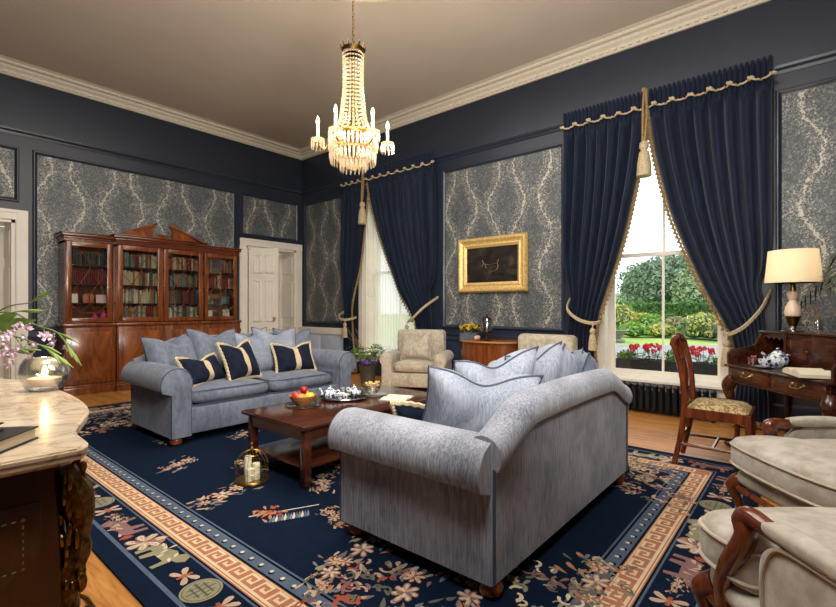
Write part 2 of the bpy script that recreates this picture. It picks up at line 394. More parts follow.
sprof = [(0, 0), (.035, 0), (.035, .2), (.025, .235), (.012, .25), (0, .25)]
b = B(); b2 = B()
for a, c in ((Y0, .55), (2.15, 4.77), (6.37, Y1)): seg_run(b, dprof, 'R', a, c)
for a, c in ((X0, -.1), (1.38, 4.46), (5.82, X1)): seg_run(b, dprof, 'L', a, c); seg_run(b2, sprof, 'L', a, c)
seg_run(b2, sprof, 'R', Y0, Y1)
struct('trim_3', b, 'dado', smooth=25); struct('baseboard_right', b2, 'navytrim', smooth=25)
b = B()
for a, c in ((Y0, .55), (2.15, 4.77), (6.37, Y1)): b.span(X1 - .006, X1, a, c, .25, .70)
for a, c in ((X0, -.1), (1.38, 4.46), (5.82, X1)): b.span(a, c, Y1 - .006, Y1, .25, .70)
struct('trim_20', b, 'dado', smooth=0)
# ceiling rose
b = B(); b.lathe([(.0, -.05), (.12, -.05), (.16, -.03), (.2, -.025), (.5, -.02), (.55, -.03), (.6, -.02), (.84, -.015), (.88, -.035), (.93, -.03), (.95, 0)], 64, (2.67, 2.99, ZC))
for i in range(40):
    a = 2 * pi * i / 40; b.ball((2.67 + .72 * cos(a), 2.99 + .72 * sin(a), ZC - .012), (.045, .045, .02), 8, 5)
struct('trim_4', b, 'plaster')

# wallpapered panels with mouldings
def panel(side, a, c, z0, z1, name, paper=True):
    b = B(); m = .05
    pr = [(0, 0), (.016, 0), (.03, .012), (.03, .022), (.018, .034), (.012, .05), (0, .05)]
    def T(s, d, z): return (X1 - d, s, z) if side == 'R' else (s, Y1 - d, z)
    n = len(pr)
    cs = [(a, z0, 1, 1), (c, z0, -1, 1), (c, z1, -1, -1), (a, z1, 1, -1)]
    for i in range(4):
        p, q = cs[i], cs[(i + 1) % 4]
        vs = [T(p[0] + p[2] * t, d, p[1] + p[3] * t) for d, t in pr] + [T(q[0] + q[2] * t, d, q[1] + q[3] * t) for d, t in pr]
        b.add(vs, [(k, k + 1, n + k + 1, n + k) for k in range(n - 1)])
    o = struct(name, b, 'navytrim', smooth=25)
    if paper:
        b = B()
        b.add([T(a + m, .004, z0 + m), T(c - m, .004, z0 + m), T(c - m, .004, z1 - m), T(a + m, .004, z1 - m)], [(0, 1, 2, 3)])
        b.build('wallpaper', 'paperx' if side == 'L' else 'papery', o, 0)
tn = 5
for side, a, c, z0, z1 in (('L', 1.44, 4.37, .89, 3.36), ('L', 4.47, 5.74, 2.56, 3.36), ('L', X0 + .05, 1.3, 2.62, 3.36), ('R', 6.55, Y1 - .1, .89, 3.36), ('R', 2.45, 4.44, .89, 3.36), ('R', Y0 + .1, .28, .89, 3.36)):
    panel(side, a, c, z0, z1, 'trim_%d' % tn); tn += 1

# ------------------------------------------------------------------ doors
def panelled(b, w_, h_, t=.045, cols=2, rows=((.12, .82), (.95, 1.75), (1.88, 2.24))):
    b.span(0, w_, 0, t, 0, h_)
    cw = (w_ - .09 * (cols + 1)) / cols
    for i in range(cols):
        x = .09 + i * (cw + .09)
        for (z0, z1) in rows:
            z0, z1 = z0 * h_ / 2.36, z1 * h_ / 2.36
            for y, s in ((0, -1), (t, 1)):
                for (xa, xb, za, zb) in ((x, x + cw, z0, z0 + .03), (x, x + cw, z1 - .03, z1), (x, x + .03, z0, z1), (x + cw - .03, x + cw, z0, z1)):
                    b.span(xa, xb, y + min(0, s * .022), y + max(0, s * .022), za, zb, .006)
                b.span(x + .07, x + cw - .07, y + min(0, s * .016), y + max(0, s * .016), z0 + .07, z1 - .07, .008)
    return b
for (a, c, nm) in DOORS:
    b = B()
    for (xa, xb) in ((a - .13, a + .0), (c, c + .13)):
        b.span(xa, xb, Y1 - .03, Y1, 0, DZ + .13); b.span(xa + .012, xb - .012, Y1 - .045, Y1 - .03, 0, DZ + .1)
    b.span(a - .13, c + .13, Y1 - .034, Y1, DZ, DZ + .13); b.span(a - .12, c + .12, Y1 - .05, Y1 - .03, DZ + .09, DZ + .13)
    for s_, xx in ((1, a), (-1, c)):      # deep panelled reveals
        b.span(xx, xx + s_ * .04, Y1, Y1 + .5, 0, DZ)
        for (z0, z1) in ((.15, .85), (1.0, 1.75), (1.9, 2.25)): b.span(xx + s_ * .04, xx + s_ * .055, Y1 + .07, Y1 + .43, z0, z1, .006)
    b.span(a, c, Y1, Y1 + .5, DZ - .04, DZ)
    fr = struct(nm, b, 'white', smooth=20)
    lf = panelled(B(Matrix.Translation((a + .04, Y1 + .44, 0))), c - a - .08, DZ - .05).build('door_leaf', 'white', fr, 20)
    if nm == 'door_2':
        lf = panelled(B(Matrix.Translation((a + .05, Y1 - .02, .01)) @ Matrix.Rotation(R(-48), 4, 'Z')), .56, DZ - .06, rows=((.12, .82), (.95, 1.75), (1.88, 2.24))).build('open_leaf', 'white', fr, 20)
        bb = B(Matrix.Translation((a + .05, Y1 - .02, .01)) @ Matrix.Rotation(R(-48), 4, 'Z')); bb.tube([(.5, 0, 1.0), (.5, -.05, 1.0)], .01); bb.ball((.5, -.07, 1.0), .028)
        bb.build('door_knob', 'brass', lf)

# ------------------------------------------------------------------ windows
def window(a, c, nm):
    xg = X1 + .22; b = B()
    # box frame
    b.span(xg - .048, xg + .12, a, a + .05, WZ0 + .05, WZ1 - .06); b.span(xg - .048, xg + .12, c - .05, c, WZ0 + .05, WZ1 - .06)
    b.span(xg - .05, xg + .12, a, c, WZ1 - .06, WZ1); b.span(xg - .05, xg + .16, a, c, WZ0, WZ0 + .05)
    # panelled reveals / shutters inside
    for y0, sg in ((a, 1), (c, -1)):
        b.span(X1 - .02, xg - .04, y0 - sg * .0, y0 + sg * .035, WZ0, WZ1)
        for z0, z1 in ((.5, 1.3), (1.42, 2.35), (2.47, 3.25)): b.span(X1 + .02, xg - .07, y0 + sg * .035, y0 + sg * .05, z0, z1, .008)
        b.span(X1 - .03, X1, y0 - sg * .15, y0, WZ0 - .1, WZ1 + .14); b.span(X1 - .045, X1 - .03, y0 - sg * .13, y0 - sg * .03, WZ0 - .1, WZ1 + .1)
    b.span(X1 - .03, X1, a - .15, c + .15, WZ1, WZ1 + .14)
    b.span(X1, xg, a, c, WZ1 - .03, WZ1)
    fr = struct(nm, b, 'white', smooth=20)
    B().span(X1 - .1, xg - .04, a - .17, c + .17, WZ0 - .005, WZ0 + .035, .01).span(X1 - .04, X1, a - .15, c + .15, .25, WZ0 - .005).build('window_sill', 'white', fr, 20)
    zm = 1.85; ym = (a + c) / 2
    for nme, z0, z1, xo in (('lower_sash', WZ0 + .05, zm + .02, 0), ('upper_sash', zm - .02, WZ1 - .06, .05)):
        b = B(); t = .04; xx = xg + xo
        b.span(xx, xx + t, a + .05, a + .1, z0, z1); b.span(xx, xx + t, c - .1, c - .05, z0, z1)
        b.span(xx + .001, xx + t - .001, a + .1, c - .1, z0, z0 + (.05 if xo == 0 else .045)); b.span(xx + .001, xx + t - .001, a + .1, c - .1, z1 - .045, z1)
        b.span(xx + .005, xx + t - .005, ym - .011, ym + .011, z0, z1)
        s_ = b.build(nme, 'white', fr, 20)
        B().span(xx + .018, xx + .022, a + .1, c - .1, z0 + .05, z1 - .04).build('pane', 'glass', s_, 0)
for wdef in WINS: window(*wdef)
# ------------------------------------------------------------------ curtains
ZT = 3.65
def curtain(yo, edge, hook, tie, seed, label, group):
    """yo: y of the outer edge; edge: inner-edge points (z, y) from the top down to the tie; hook: z of the wall hook"""
    rr = random.Random(seed)
    sg = 1 if edge[0][1] > yo else -1
    zt, yt = edge[-1]
    zs = [p[0] for p in edge][::-1]; ys = [p[1] for p in edge][::-1]
    tail = yt - sg * .05
    def inner(z):
        if z >= zt: return float(np.interp(z, zs, ys))
        return lerp(yt, tail, sstep(0, .35, zt - z)) + sg * .05 * sstep(.3, .95, zt - z)
    wtop = abs(edge[0][1] - yo); nf = max(5, round(wtop * 7)); ph = [rr.uniform(-.5, .5) for _ in range(nf + 2)]; am = [rr.uniform(.6, 1.3) for _ in range(nf + 2)]
    def pt(u, v):
        z = lerp(ZT, .025, v)
        yi = inner(z) if z < 3.45 else edge[0][1]
        # smooth the corner points of the edge
        if zt < z < 3.45: yi = sum(inner(max(zt, min(3.5, z + d))) for d in (-.16, -.08, 0, .08, .16)) / 5
        bump = math.exp(-((z - zt) / .5) ** 2)
        wd = abs(yi - yo)
        off = sg * min(.12, .25 * wd) * bump * (1 - u)
        y = lerp(yo + off, yi, u)
        q = u * nf; i = int(q); fr = q - i + .12 * ph[min(i, nf)] * sin(pi * (q - i))
        f = abs(sin(pi * fr)) ** .75 * am[min(i, nf)]
        head = sstep(3.26, 3.46, z)
        amp = lerp(.115 * min(1, .3 + wd), .035, head)
        f2 = abs(sin(pi * u * nf * 3)) ** .6
        x = X1 - .13 - amp * f * (1 - head) - head * (.03 + .03 * f2) - .03 * sin(u * 7 + z * 1.3 + seed) * (1 - head)
        # belly of the swag just above the tie
        x -= .10 * math.exp(-((z - zt - .25) / .45) ** 2) * u ** 2
        z2 = z + (1 - u) * (hook - zt) * bump * .9
        if z > 3.46: z2 += .012 * f2
        return (x, y, max(.02, min(ZT + .02, z2)))
    root = thing('curtain', label, 'curtain', (X1 - .15, yo, 0), 0, group)
    T = Matrix.Translation((-(X1 - .15), -yo, 0))
    nu = nf * 9 + 1
    o = B(T).grid(nu, 76, pt).build('drape', 'curtain', root, 80)
    d = o.modifiers.new('thick', 'SOLIDIFY'); d.thickness = .008
    # rope trim looped along the heading
    b = B(T); pts = []
    n = 60
    for k in range(n + 1):
        u = k / n; p = pt(u, .052); dip = abs(sin(pi * u * nf * .8)); pts.append((p[0] - .03, p[1], 3.47 - .03 * dip))
    b.tube(pts, .0105, 6)
    for k in range(int(nf * .8) + 1):
        u = min(1, k / (nf * .8)); p = pt(u, .052)
        for j in range(4): b.ball((p[0] - .035, p[1] + .012 * (j - 1.5), 3.472 + .01 * (j % 2)), (.012, .014, .018), 6, 4)
    b.build('rope_trim', 'rope', root)
    # tasselled fringe down the leading edge and along the hem
    b = B(T); zz = 3.42
    while zz > .06:
        v = (ZT - zz) / (ZT - .025); p = Vector(pt(1, v))
        b.lathe([(.006, 0), (.017, -.01), (.011, -.022), (.021, -.05), (.018, -.058)], 6, (p.x - .014, p.y + sg * .018, p.z))
        zz -= .052
    b.tube([Vector(pt(1, k / 70)) + Vector((-.004, 0, 0)) for k in range(6, 71)], .013, 5)
    for k in range(40):
        p = Vector(pt(k / 39, 1)); b.lathe([(.004, .06), (.012, .05), (.014, .005)], 5, (p.x - .014, p.y, 0.015))
    b.build('fringe', 'fringe', root)
    # cord tie-back with tassel
    tb = thing('curtain_tieback', tie, 'tieback', (X1 - .02, yo + sg * .02, hook), 0, group.replace('curtains', 'tiebacks'))
    T2 = Matrix.Translation((-(X1 - .02), -(yo + sg * .02), -hook))
    b = B(T2)
    for dz in (0, .02):
        b.tube(spline([(X1 - .02, yo + sg * .03, hook + dz), (X1 - .3, lerp(yo, yt, .25), lerp(hook, zt, .38) + dz - .02), (X1 - .40, lerp(yo, yt, .62), lerp(hook, zt, .78) + dz - .03), (X1 - .38, yt, zt + dz - .02), (X1 - .25, yt + sg * .045, zt + dz), (X1 - .1, yt - sg * .02, zt + .02 + dz)], 22), .012, 6)
    b.build('cord', 'rope', tb)
    b = B(T2); c = (X1 - .40, yt + sg * .015, zt - .06)
    b.tube([(c[0] + .02, c[1], c[2] + .05), c], .008, 6)
    b.lathe([(.008, 0), (.03, -.02), (.034, -.05), (.02, -.075), (.03, -.085), (.042, -.16), (.05, -.26), (.045, -.265)], 14, c)
    b.build('tassel', 'rope', tb)
    return root
curtain(.29, [(3.5, 1.41), (3.1, 1.375), (2.76, 1.31), (2.2, 1.18), (1.65, .975), (1.2, .77), (.95, .63)], 1.36, 'cream cord tieback on the right curtain of the garden window, beside the writing desk', 3, 'wide navy velvet curtain right of the garden window, behind the desk', 'curtains at the garden window')
curtain(2.41, [(3.5, 1.45), (3.1, 1.47), (2.7, 1.53), (2.2, 1.63), (1.6, 1.78), (1.25, 1.88), (1.03, 1.97)], 1.30, 'cream cord tieback with tassel on the left curtain of the garden window', 5, 'navy velvet curtain left of the garden window, beyond the near sofa', 'curtains at the garden window')
curtain(4.50, [(3.5, 6.0), (3.1, 5.93), (2.6, 5.78), (2.1, 5.57), (1.6, 5.28), (1.2, 4.98), (1.0, 4.84)], 1.36, 'cream cord tieback over the beige armchair at the far window', 8, 'wide navy velvet curtain behind the beige armchair at the far window', 'curtains at the far window')
curtain(6.66, [(3.5, 6.02), (3.1, 6.03), (2.6, 6.08), (2.1, 6.15), (1.6, 6.24), (1.2, 6.30), (1.0, 6.34)], 1.15, 'cream cord tieback with tassel on the curtain nearest the room corner', 11, 'narrow navy velvet curtain at the far window, nearest the room corner', 'curtains at the far window')
# long cord with key tassel hanging where each pair of curtains meets
for (y, lab) in ((1.43, 'long cream tassel hanging between the garden window curtains'), (6.01, 'long cream tassel hanging between the far window curtains')):
    t = thing('hanging_tassel', lab, 'tassel', (X1 - .27, y, 3.60))
    b = B(); b.tube([(0, 0, .03), (.0, .012, -.2), (-.01, .012, -.55)], .014, 6); b.tube([(0, -.02, .03), (0, -.03, -.25), (-.01, -.01, -.55)], .014, 6); b.ball((0, 0, .03), .03, 8, 6)
    b.build('cord', 'fringe', t)
    B().lathe([(.012, -.53), (.045, -.56), (.05, -.61), (.03, -.65), (.05, -.66), (.07, -.78), (.078, -.93), (.07, -.935)], 18).build('tassel', 'rope', t)

# ------------------------------------------------------------------ rug
RX0, RX1, RY0, RY1 = .71, 4.25, .25, 6.62
rugc = [C(17, 29, 48), C(84, 98, 118), C(12, 15, 24), C(176, 116, 90), C(218, 196, 160), C(206, 190, 164), C(146, 140, 112), C(178, 124, 92), C(136, 102, 100), C(190, 160, 140), C(104, 104, 92), C(158, 82, 64), C(112, 124, 134)]
rugm = [P('rug_wool_%s' % n, c, tuple(x * .78 for x in c[:3]) + (1,), .95, scale=(14, 14, 14), lo=.3, hi=.75, bump=.3, bscale=(160, 160, 160), bdist=.004, spec=.05)
        for n, c in zip(('navy', 'slate', 'black', 'salmon', 'cream', 'ivory', 'sage', 'apricot', 'mauve', 'blush', 'olive', 'rust', 'grey'), rugc)]
NAV, SLA, BLK, SAL, CRE, IVO, SAG, APR, MAU, BLU, OLI, RUS, GRY = range(13)
rug = B(); RZ = .012
rug.span(RX0, RX1, RY0, RY1, .001, RZ)
def rp(pts, mi, lay):
    rug.cur = mi; a = sum(pts[i][0] * pts[(i + 1) % len(pts)][1] - pts[(i + 1) % len(pts)][0] * pts[i][1] for i in range(len(pts)))
    if a < 0: pts = pts[::-1]
    rug.poly([(x, y, RZ + .0007 * lay) for x, y in pts])
def ringband(d0, d1, mi, lay):
    x0, x1, y0, y1 = RX0 + d0, RX1 - d0, RY0 + d0, RY1 - d0; t = d1 - d0
    for (a, c, e, f) in ((x0, x1, y0, y0 + t), (x0, x1, y1 - t, y1), (x0, x0 + t, y0 + t, y1 - t), (x1 - t, x1, y0 + t, y1 - t)): rp([(a, e), (c, e), (c, f), (a, f)], mi, lay)
ringband(.085, .105, SLA, 1); ringband(.278, .288, SLA, 1); ringband(.288, .298, BLK, 1); ringband(.298, .418, SAL, 1); ringband(.418, .430, BLK, 1)
ringband(.430, .495, SLA, 1); ringband(.495, .507, BLK, 1); ringband(.507, .517, SLA, 1)
# Greek key and pearl dots on all four sides
def side_pts():
    for k, (x, y, dx, dy, L) in enumerate(((RX0, RY0, 1, 0, RX1 - RX0), (RX1, RY0, 0, 1, RY1 - RY0), (RX1, RY1, -1, 0, RX1 - RX0), (RX0, RY1, 0, -1, RY1 - RY0))):
        yield lambda s, d, x=x, y=y, dx=dx, dy=dy: (x + dx * s - dy * d, y + dy * s + dx * d), L
for F, L in side_pts():
    n = round((L - .8) / .105); cell = (L - .8) / n; t = .011
    def rect(s0, s1, d0, d1, mi, lay): rp([F(s0, d0), F(s1, d0), F(s1, d1), F(s0, d1)], mi, lay)
    rect(.32, L - .32, .304, .304 + t * .5, CRE, 2); rect(.42, L - .42, .412 - t * .5, .412, CRE, 2)
    for i in range(n):
        s = .4 + i * cell; e = cell / 7; lo = .316; h = .088; q = h / 5
        for (a, c, d0, d1) in ((0, .8, 0, 5), (.8, 5, 4.2, 5), (4.2, 5, 1.8, 4.2), (2, 4.2, 1.8, 2.6), (2, 2.8, 2.6, 3.3), (.8, 7, 0, .8)):
            rect(s + a * e, s + c * e, lo + d0 * q, lo + d1 * q, CRE, 2)
    m = round((L - 1) / .085)
    for i in range(m + 1):
        s = .5 + (L - 1) * i / m; c = F(s, .4625)
        rp([(c[0] + .011 * cos(a), c[1] + .011 * sin(a)) for a in [2 * pi * k / 8 for k in range(8)]], IVO, 2)
        c2 = F(s + .006, .456); rp([(c2[0] + .015 * cos(a), c2[1] + .015 * sin(a)) for a in [2 * pi * k / 8 for k in range(8)]], BLK, 1.5)
rr = random.Random(21)
def petal(cx, cy, a, l, w_, mi, lay, n=9):
    pts = []
    for k in range(n):
        t = 2 * pi * k / n; x = l * (.5 + .5 * cos(t)); y = w_ * sin(t) * (.6 + .4 * cos(t - .4))
        pts.append((cx + x * cos(a) - y * sin(a), cy + x * sin(a) + y * cos(a)))
    rp(pts, mi, lay)
def peony(cx, cy, r, pal=(BLU, CRE, APR)):
    a0 = rr.uniform(0, 6)
    for k in range(7):
        a = a0 + k * 2 * pi / 7; q = rr.uniform(.8, 1.1)
        petal(cx, cy, a, r * q, r * .34, pal[2], 3 + k * .05); petal(cx + r * .1 * cos(a), cy + r * .1 * sin(a), a, r * q * .82, r * .24, pal[0], 3.5 + k * .05); petal(cx + r * .3 * cos(a), cy + r * .3 * sin(a), a, r * q * .5, r * .1, pal[1], 4 + k * .05)
    for k in range(5): petal(cx, cy, a0 + .4 + k * 2 * pi / 5, r * .5, r * .14, pal[(k + 1) % 3], 4.5 + k * .05)
def spray(cx, cy, s, ang, pal=None):
    pal = pal or [SAG, MAU, APR, BLU, OLI, GRY]
    for k in range(34):
        t = rr.uniform(-.75, .75); off = rr.uniform(-.5, .5)
        x = cx + s * (t * cos(ang) - off * sin(ang)); y = cy + s * (t * sin(ang) + off * cos(ang))
        petal(x, y, ang + (0 if t > 0 else pi) + rr.uniform(-1, 1), s * rr.uniform(.16, .36), s * rr.uniform(.04, .085), rr.choice(pal), 2 + k * .03)
    peony(cx, cy, s * .3, (BLU, CRE, MAU)); peony(cx + s * .5 * cos(ang), cy + s * .5 * sin(ang), s * .22, (CRE, BLU, RUS)); peony(cx - s * .55 * cos(ang), cy - s * .55 * sin(ang), s * .18, (APR, CRE, MAU))
def fret(cx, cy, s, ang, pal):      # stepped cloud motif
    for k in range(64):
        x, y = rr.uniform(-1.2, 1.2), rr.uniform(-.55, .55); mi = rr.choice(pal); q = rr.uniform(.1, .2); a0 = rr.uniform(0, 6.3); sp = rr.uniform(1.8, 4.2); tw = rr.uniform(.05, .09)
        ar = [(x + (q - d) * (1 - .45 * j / 7) * cos(a0 + sp * j / 7), y + (q - d) * (1 - .45 * j / 7) * sin(a0 + sp * j / 7)) for j in range(8) for d in (0, tw)]
        T_ = lambda p: (cx + s * (p[0] * cos(ang) - p[1] * sin(ang)), cy + s * (p[0] * sin(ang) + p[1] * cos(ang)))
        for j in range(7): rp([T_(ar[2 * j]), T_(ar[2 * j + 2]), T_(ar[2 * j + 3]), T_(ar[2 * j + 1])], mi, 2 + k * .03)
        if k % 4 == 0: p_ = T_((x, y)); petal(p_[0], p_[1], a0, s * .2, s * .06, mi, 2 + k * .03)
def medallion(cx, cy, r, mi=SAG):
    cir = lambda q: [(cx + q * cos(2 * pi * k / 28), cy + q * sin(2 * pi * k / 28)) for k in range(28)]
    rp(cir(r), mi, 2); rp(cir(r * .9), OLI, 2.5); rp(cir(r * .84), mi, 3)
    for (a, c, d, e) in ((-.06, .06, -.75, .75), (-.75, .75, -.05, .05), (-.4, -.3, -.55, .55), (.3, .4, -.55, .55), (-.55, .55, .3, .38), (-.55, .55, -.38, -.3), (-.2, .2, .55, .62), (-.2, .2, -.62, -.55)):
        rp([(cx + r * a, cy + r * d), (cx + r * c, cy + r * d), (cx + r * c, cy + r * e), (cx + r * a, cy + r * e)], OLI, 4)
def bat(cx, cy, s, ang):
    for a, l in ((ang + .5, 1), (ang - .5, 1), (ang + pi + .5, 1), (ang + pi - .5, 1)): petal(cx, cy, a, s * l, s * .3, BLU, 2.3)
    for a in (ang + pi / 2, ang - pi / 2): petal(cx, cy, a, s * .5, s * .2, RUS, 3)
    peony(cx, cy, s * .25, (APR, RUS, APR))
def beast(cx, cy, s, ang, pal):
    Q = lambda x, y: (cx + s * (x * cos(ang) - y * sin(ang)), cy + s * (x * sin(ang) + y * cos(ang)))
    body = [(-.9, .1), (-.7, .45), (-.3, .35), (.1, .5), (.4, .42), (.5, .6), (.8, .62), (.98, .35), (.8, .15), (.6, .1), (.62, -.5), (.44, -.52), (.38, -.1), (-.2, -.12), (-.3, -.52), (-.5, -.5), (-.5, -.05), (-.68, -.1), (-.72, -.5), (-.92, -.48)]
    rp([Q(*p) for p in body], pal[0], 2)
    for k in range(7): p = Q(rr.uniform(-.6, .7), rr.uniform(0, .4)); petal(p[0], p[1], rr.uniform(0, 6), s * .3, s * .08, pal[1], 2.6 + k * .05)
    for k in range(5): p = Q(-.85, .3); petal(p[0], p[1], ang + pi - .8 + k * .35, s * .35, s * .08, pal[2], 2.4 + k * .05)
# procession in the outer border of each side
for si, (F, L) in enumerate(side_pts()):
    s, k = (.42, 3) if si == 3 else (.32, 0)
    while s < L - .25:
        c = F(s, .192); sx = F(s + .01, .192); a = atan2(sx[1] - c[1], sx[0] - c[0]); kind = k % 6
        if kind == 0: beast(c[0], c[1], .14, a + pi, (MAU, BLU, RUS)); s += .27
        elif kind == 1: peony(c[0], c[1], .105, (IVO, BLU, MAU)); s += .2
        elif kind == 2: beast(c[0], c[1], .145, a, (SAG, IVO, APR)); s += .26
        elif kind == 3: bat(c[0], c[1], .075, a); s += .16
        elif kind == 4: medallion(c[0], c[1], .085); s += .17
        else: bat(c[0], c[1], .075, a + 1.5); spray(*F(s + .14, .192), .09, a); s += .3
        k += 1
# field motifs
def px2f(u, v): f = 558 / (v - 308); return rf((u - 418) / 465 * f, f)
for (u, v, s, ang) in ((178, 466, .17, .5), (222, 497, .2, .3), (322, 484, .19, .9), (247, 468, .16, 1.4), (362, 552, .2, .2), (292, 450, .18, 1), (405, 596, .2, .4), (640, 470, .2, .8), (595, 585, .2, .2), (575, 470, .16, .1), (330, 575, .15, .6), (470, 600, .18, .4), (175, 440, .15, .2), (335, 520, .13, 1.2)):
    spray(*px2f(u, v), s * 1.2, ang)
for (u, v, s, ang, pal) in ((345, 598, .24, .1, (MAU, RUS, BLU, OLI)), (550, 598, .26, 1.2, (OLI, SAG, MAU, CRE)), (650, 492, .28, 1.1, (MAU, APR, OLI, BLU)), (655, 470, .25, .3, (MAU, SAG, BLU)), (600, 590, .2, .3, (SAG, OLI, APR)), (112, 428, .3, .2, (SAG, CRE, APR, MAU)), (130, 418, .3, 1.0, (BLU, SAG, MAU, CRE)), (100, 418, .25, .5, (SAG, MAU, BLU))):
    fret(*px2f(u, v), s, ang, pal)
c = px2f(285, 513); a = 2.7      # scroll and ribbons
for k in range(14): petal(c[0] - (.14 - .016 * k) * cos(a) - .03, c[1] - (.14 - .016 * k) * sin(a) - .03, a + 1.35, .09, .012, (GRY, SLA, IVO)[k % 3], 2 + k * .1)
for k in range(26): petal(c[0] + .11 * cos(a) + rr.uniform(-.07, .07), c[1] + .11 * sin(a) + rr.uniform(-.05, .05), rr.uniform(0, 6), .06, .013, (APR, RUS, APR)[k % 3], 3.4 + k * .03)
rp([(c[0] + .2 * cos(a), c[1] + .2 * sin(a)), (c[0] + .2 * cos(a) + .006, c[1] + .2 * sin(a) + .009), (c[0] - .2 * cos(a) + .006, c[1] - .2 * sin(a) + .009), (c[0] - .2 * cos(a), c[1] - .2 * sin(a))], IVO, 1.5)
for i in range(4):               # far half of the field, mostly under the furniture
    for j in range(5):
        x, y = 1.6 + i * .75, 2.6 + j * .75
        if x > 1.85 or y > 5: spray(x + rr.uniform(-.1, .1), y + rr.uniform(-.1, .1), .17, rr.uniform(0, 3))
tag(rug.build('rug', rugm, None, 0, recalc=False), 'large navy patterned rug with Greek key border on the board floor', 'rug')
# ------------------------------------------------------------------ upholstery
def rbox(b, c, d, puff=.0, n=10, e=5, M=None, q=3.2):
    """rounded, slightly puffed cushion block"""
    def f(u, v):
        a = 2 * pi * u; t = pi * (v - .5)
        ce = lambda q, m: math.copysign(abs(cos(q)) ** (2 / m), cos(q)); se = lambda q, m: math.copysign(abs(sin(q)) ** (2 / m), sin(q))
        x, y, z = ce(t, q) * ce(a, e + 2), ce(t, q) * se(a, e + 2), se(t, q)
        z *= 1 + puff * (1 - x * x) * (1 - y * y)
        return (c[0] + x * d[0] / 2, c[1] + y * d[1] / 2, c[2] + z * d[2] / 2)
    return b.grid(n * 4, n * 2 + 1, f, cu=True, M=M)
def pillow(name, w_, h_, t, loc, rz, tilt, mat, label, cat='cushion', group=None, chop=.06, roll=0, band=False, fringe=False, pipe='bpipe', seed=0):
    """cushion standing on its lower edge, face to local -Y, leaning back by tilt"""
    rr = random.Random(seed); o1, o2 = rr.uniform(-.02, .02), rr.uniform(-.02, .02)
    root = thing(name, label, cat, loc, rz, group)
    M = Matrix.Rotation(R(-tilt), 4, 'X') @ Matrix.Rotation(R(roll), 4, 'Y')
    def edge(u, v):
        x = w_ / 2 * u * (1 - .09 * (1 - v * v)); z = h_ / 2 * v * (1 - .09 * (1 - u * u))
        if v > 0: z -= chop * math.exp(-(u / .42) ** 2) * v ** 1.5
        z += o1 * u * v + .5 * h_
        return x, z
    def f(sg):
        def g(a, c):
            u, v = 2 * a - 1, 2 * c - 1; x, z = edge(u, v)
            th = t / 2 * max(0, (1 - u ** 4)) ** .55 * max(0, (1 - v ** 4)) ** .55 * (1 + .25 * (-v) * .6)
            cr = 0 if band else chop * .5 * math.exp(-((u - o2 * 5) / .2) ** 2) * max(0, v)
            wr = .006 * sin(9 * u + 5 * v + seed) * (1 - u * u) * (1 - v * v)
            return (x, sg * (th - cr * (th > .01)) + wr, z)
        return g
    b = B(); b.grid(22, 22, f(-1), M=M); b.grid(22, 22, f(1), M=M)
    b.build('cover', mat, root, 180)
    per = [(-1 + 2 * k / 20, -1) for k in range(20)] + [(1, -1 + 2 * k / 20) for k in range(20)] + [(1 - 2 * k / 20, 1) for k in range(20)] + [(-1, 1 - 2 * k / 20) for k in range(20)]
    b = B()
    if fringe:
        pts = []
        for k, (u, v) in enumerate(per): x, z = edge(u * (1.03 + .015 * (k % 2)), v * (1.03 + .015 * (k % 2))); pts.append((x, .004 * (-1) ** k, z))
        b.tube(pts, .016, 6, True, M=M); b.build('fringe', 'cream', root)
    else:
        b.tube([(edge(u, v)[0], 0, edge(u, v)[1]) for u, v in per], .006, 6, True, M=M); b.build('piping', pipe, root)
    if band:
        g = f(-1); b = B()
        b.grid(5, 22, lambda a, c: (lambda p: (p[0], p[1] - .004, p[2]))(g(.43 + .14 * a, .01 + .98 * c)), M=M); b.build('band', 'cream', root, 180)
    return root
def bun(b, c, r=.045, h=.075): b.lathe([(r * .6, 0), (r * .95, .012), (r * 1.05, h * .45), (r * .85, h * .8), (r * .6, h)], 16, c)
def arm_mesh(b, L2, D, rad, zc, sg, thick=.17, z0=.07, over=.05):
    """keyhole arm section run from front to back"""
    cx = L2 - thick / 2 + over * .5
    sec = [(L2 - thick, z0), (L2 - thick, zc - rad * .6)]
    for k in range(19):
        a = R(205) - R(230) * k / 18; sec.append((cx + rad * cos(a), zc + rad * sin(a)))
    sec += [(L2 + .004, zc - rad * .62), (L2 + .004, z0)]
    n = len(sec); ys = [-D / 2 + .0, -D / 2 + .012, -D / 2 + .04, -D / 4, 0, D / 4, D / 2 - .12, D / 2 - .036]; sc = [.90, .97, 1, 1, 1, 1, 1, .965]
    vs = []
    for y, q in zip(ys, sc):
        for (x, z) in sec:
            vs.append((sg * (cx + (x - cx) * q), y, z0 + (z - z0) * (1 - (1 - q) * .35)))
    m = len(ys); fs = [(i * n + k, i * n + (k + 1) % n, (i + 1) * n + (k + 1) % n, (i + 1) * n + k) for i in range(m - 1) for k in range(n)]
    fs += [tuple(range(n)), tuple((m - 1) * n + k for k in range(n))]
    b.add(vs, fs); return sec, cx
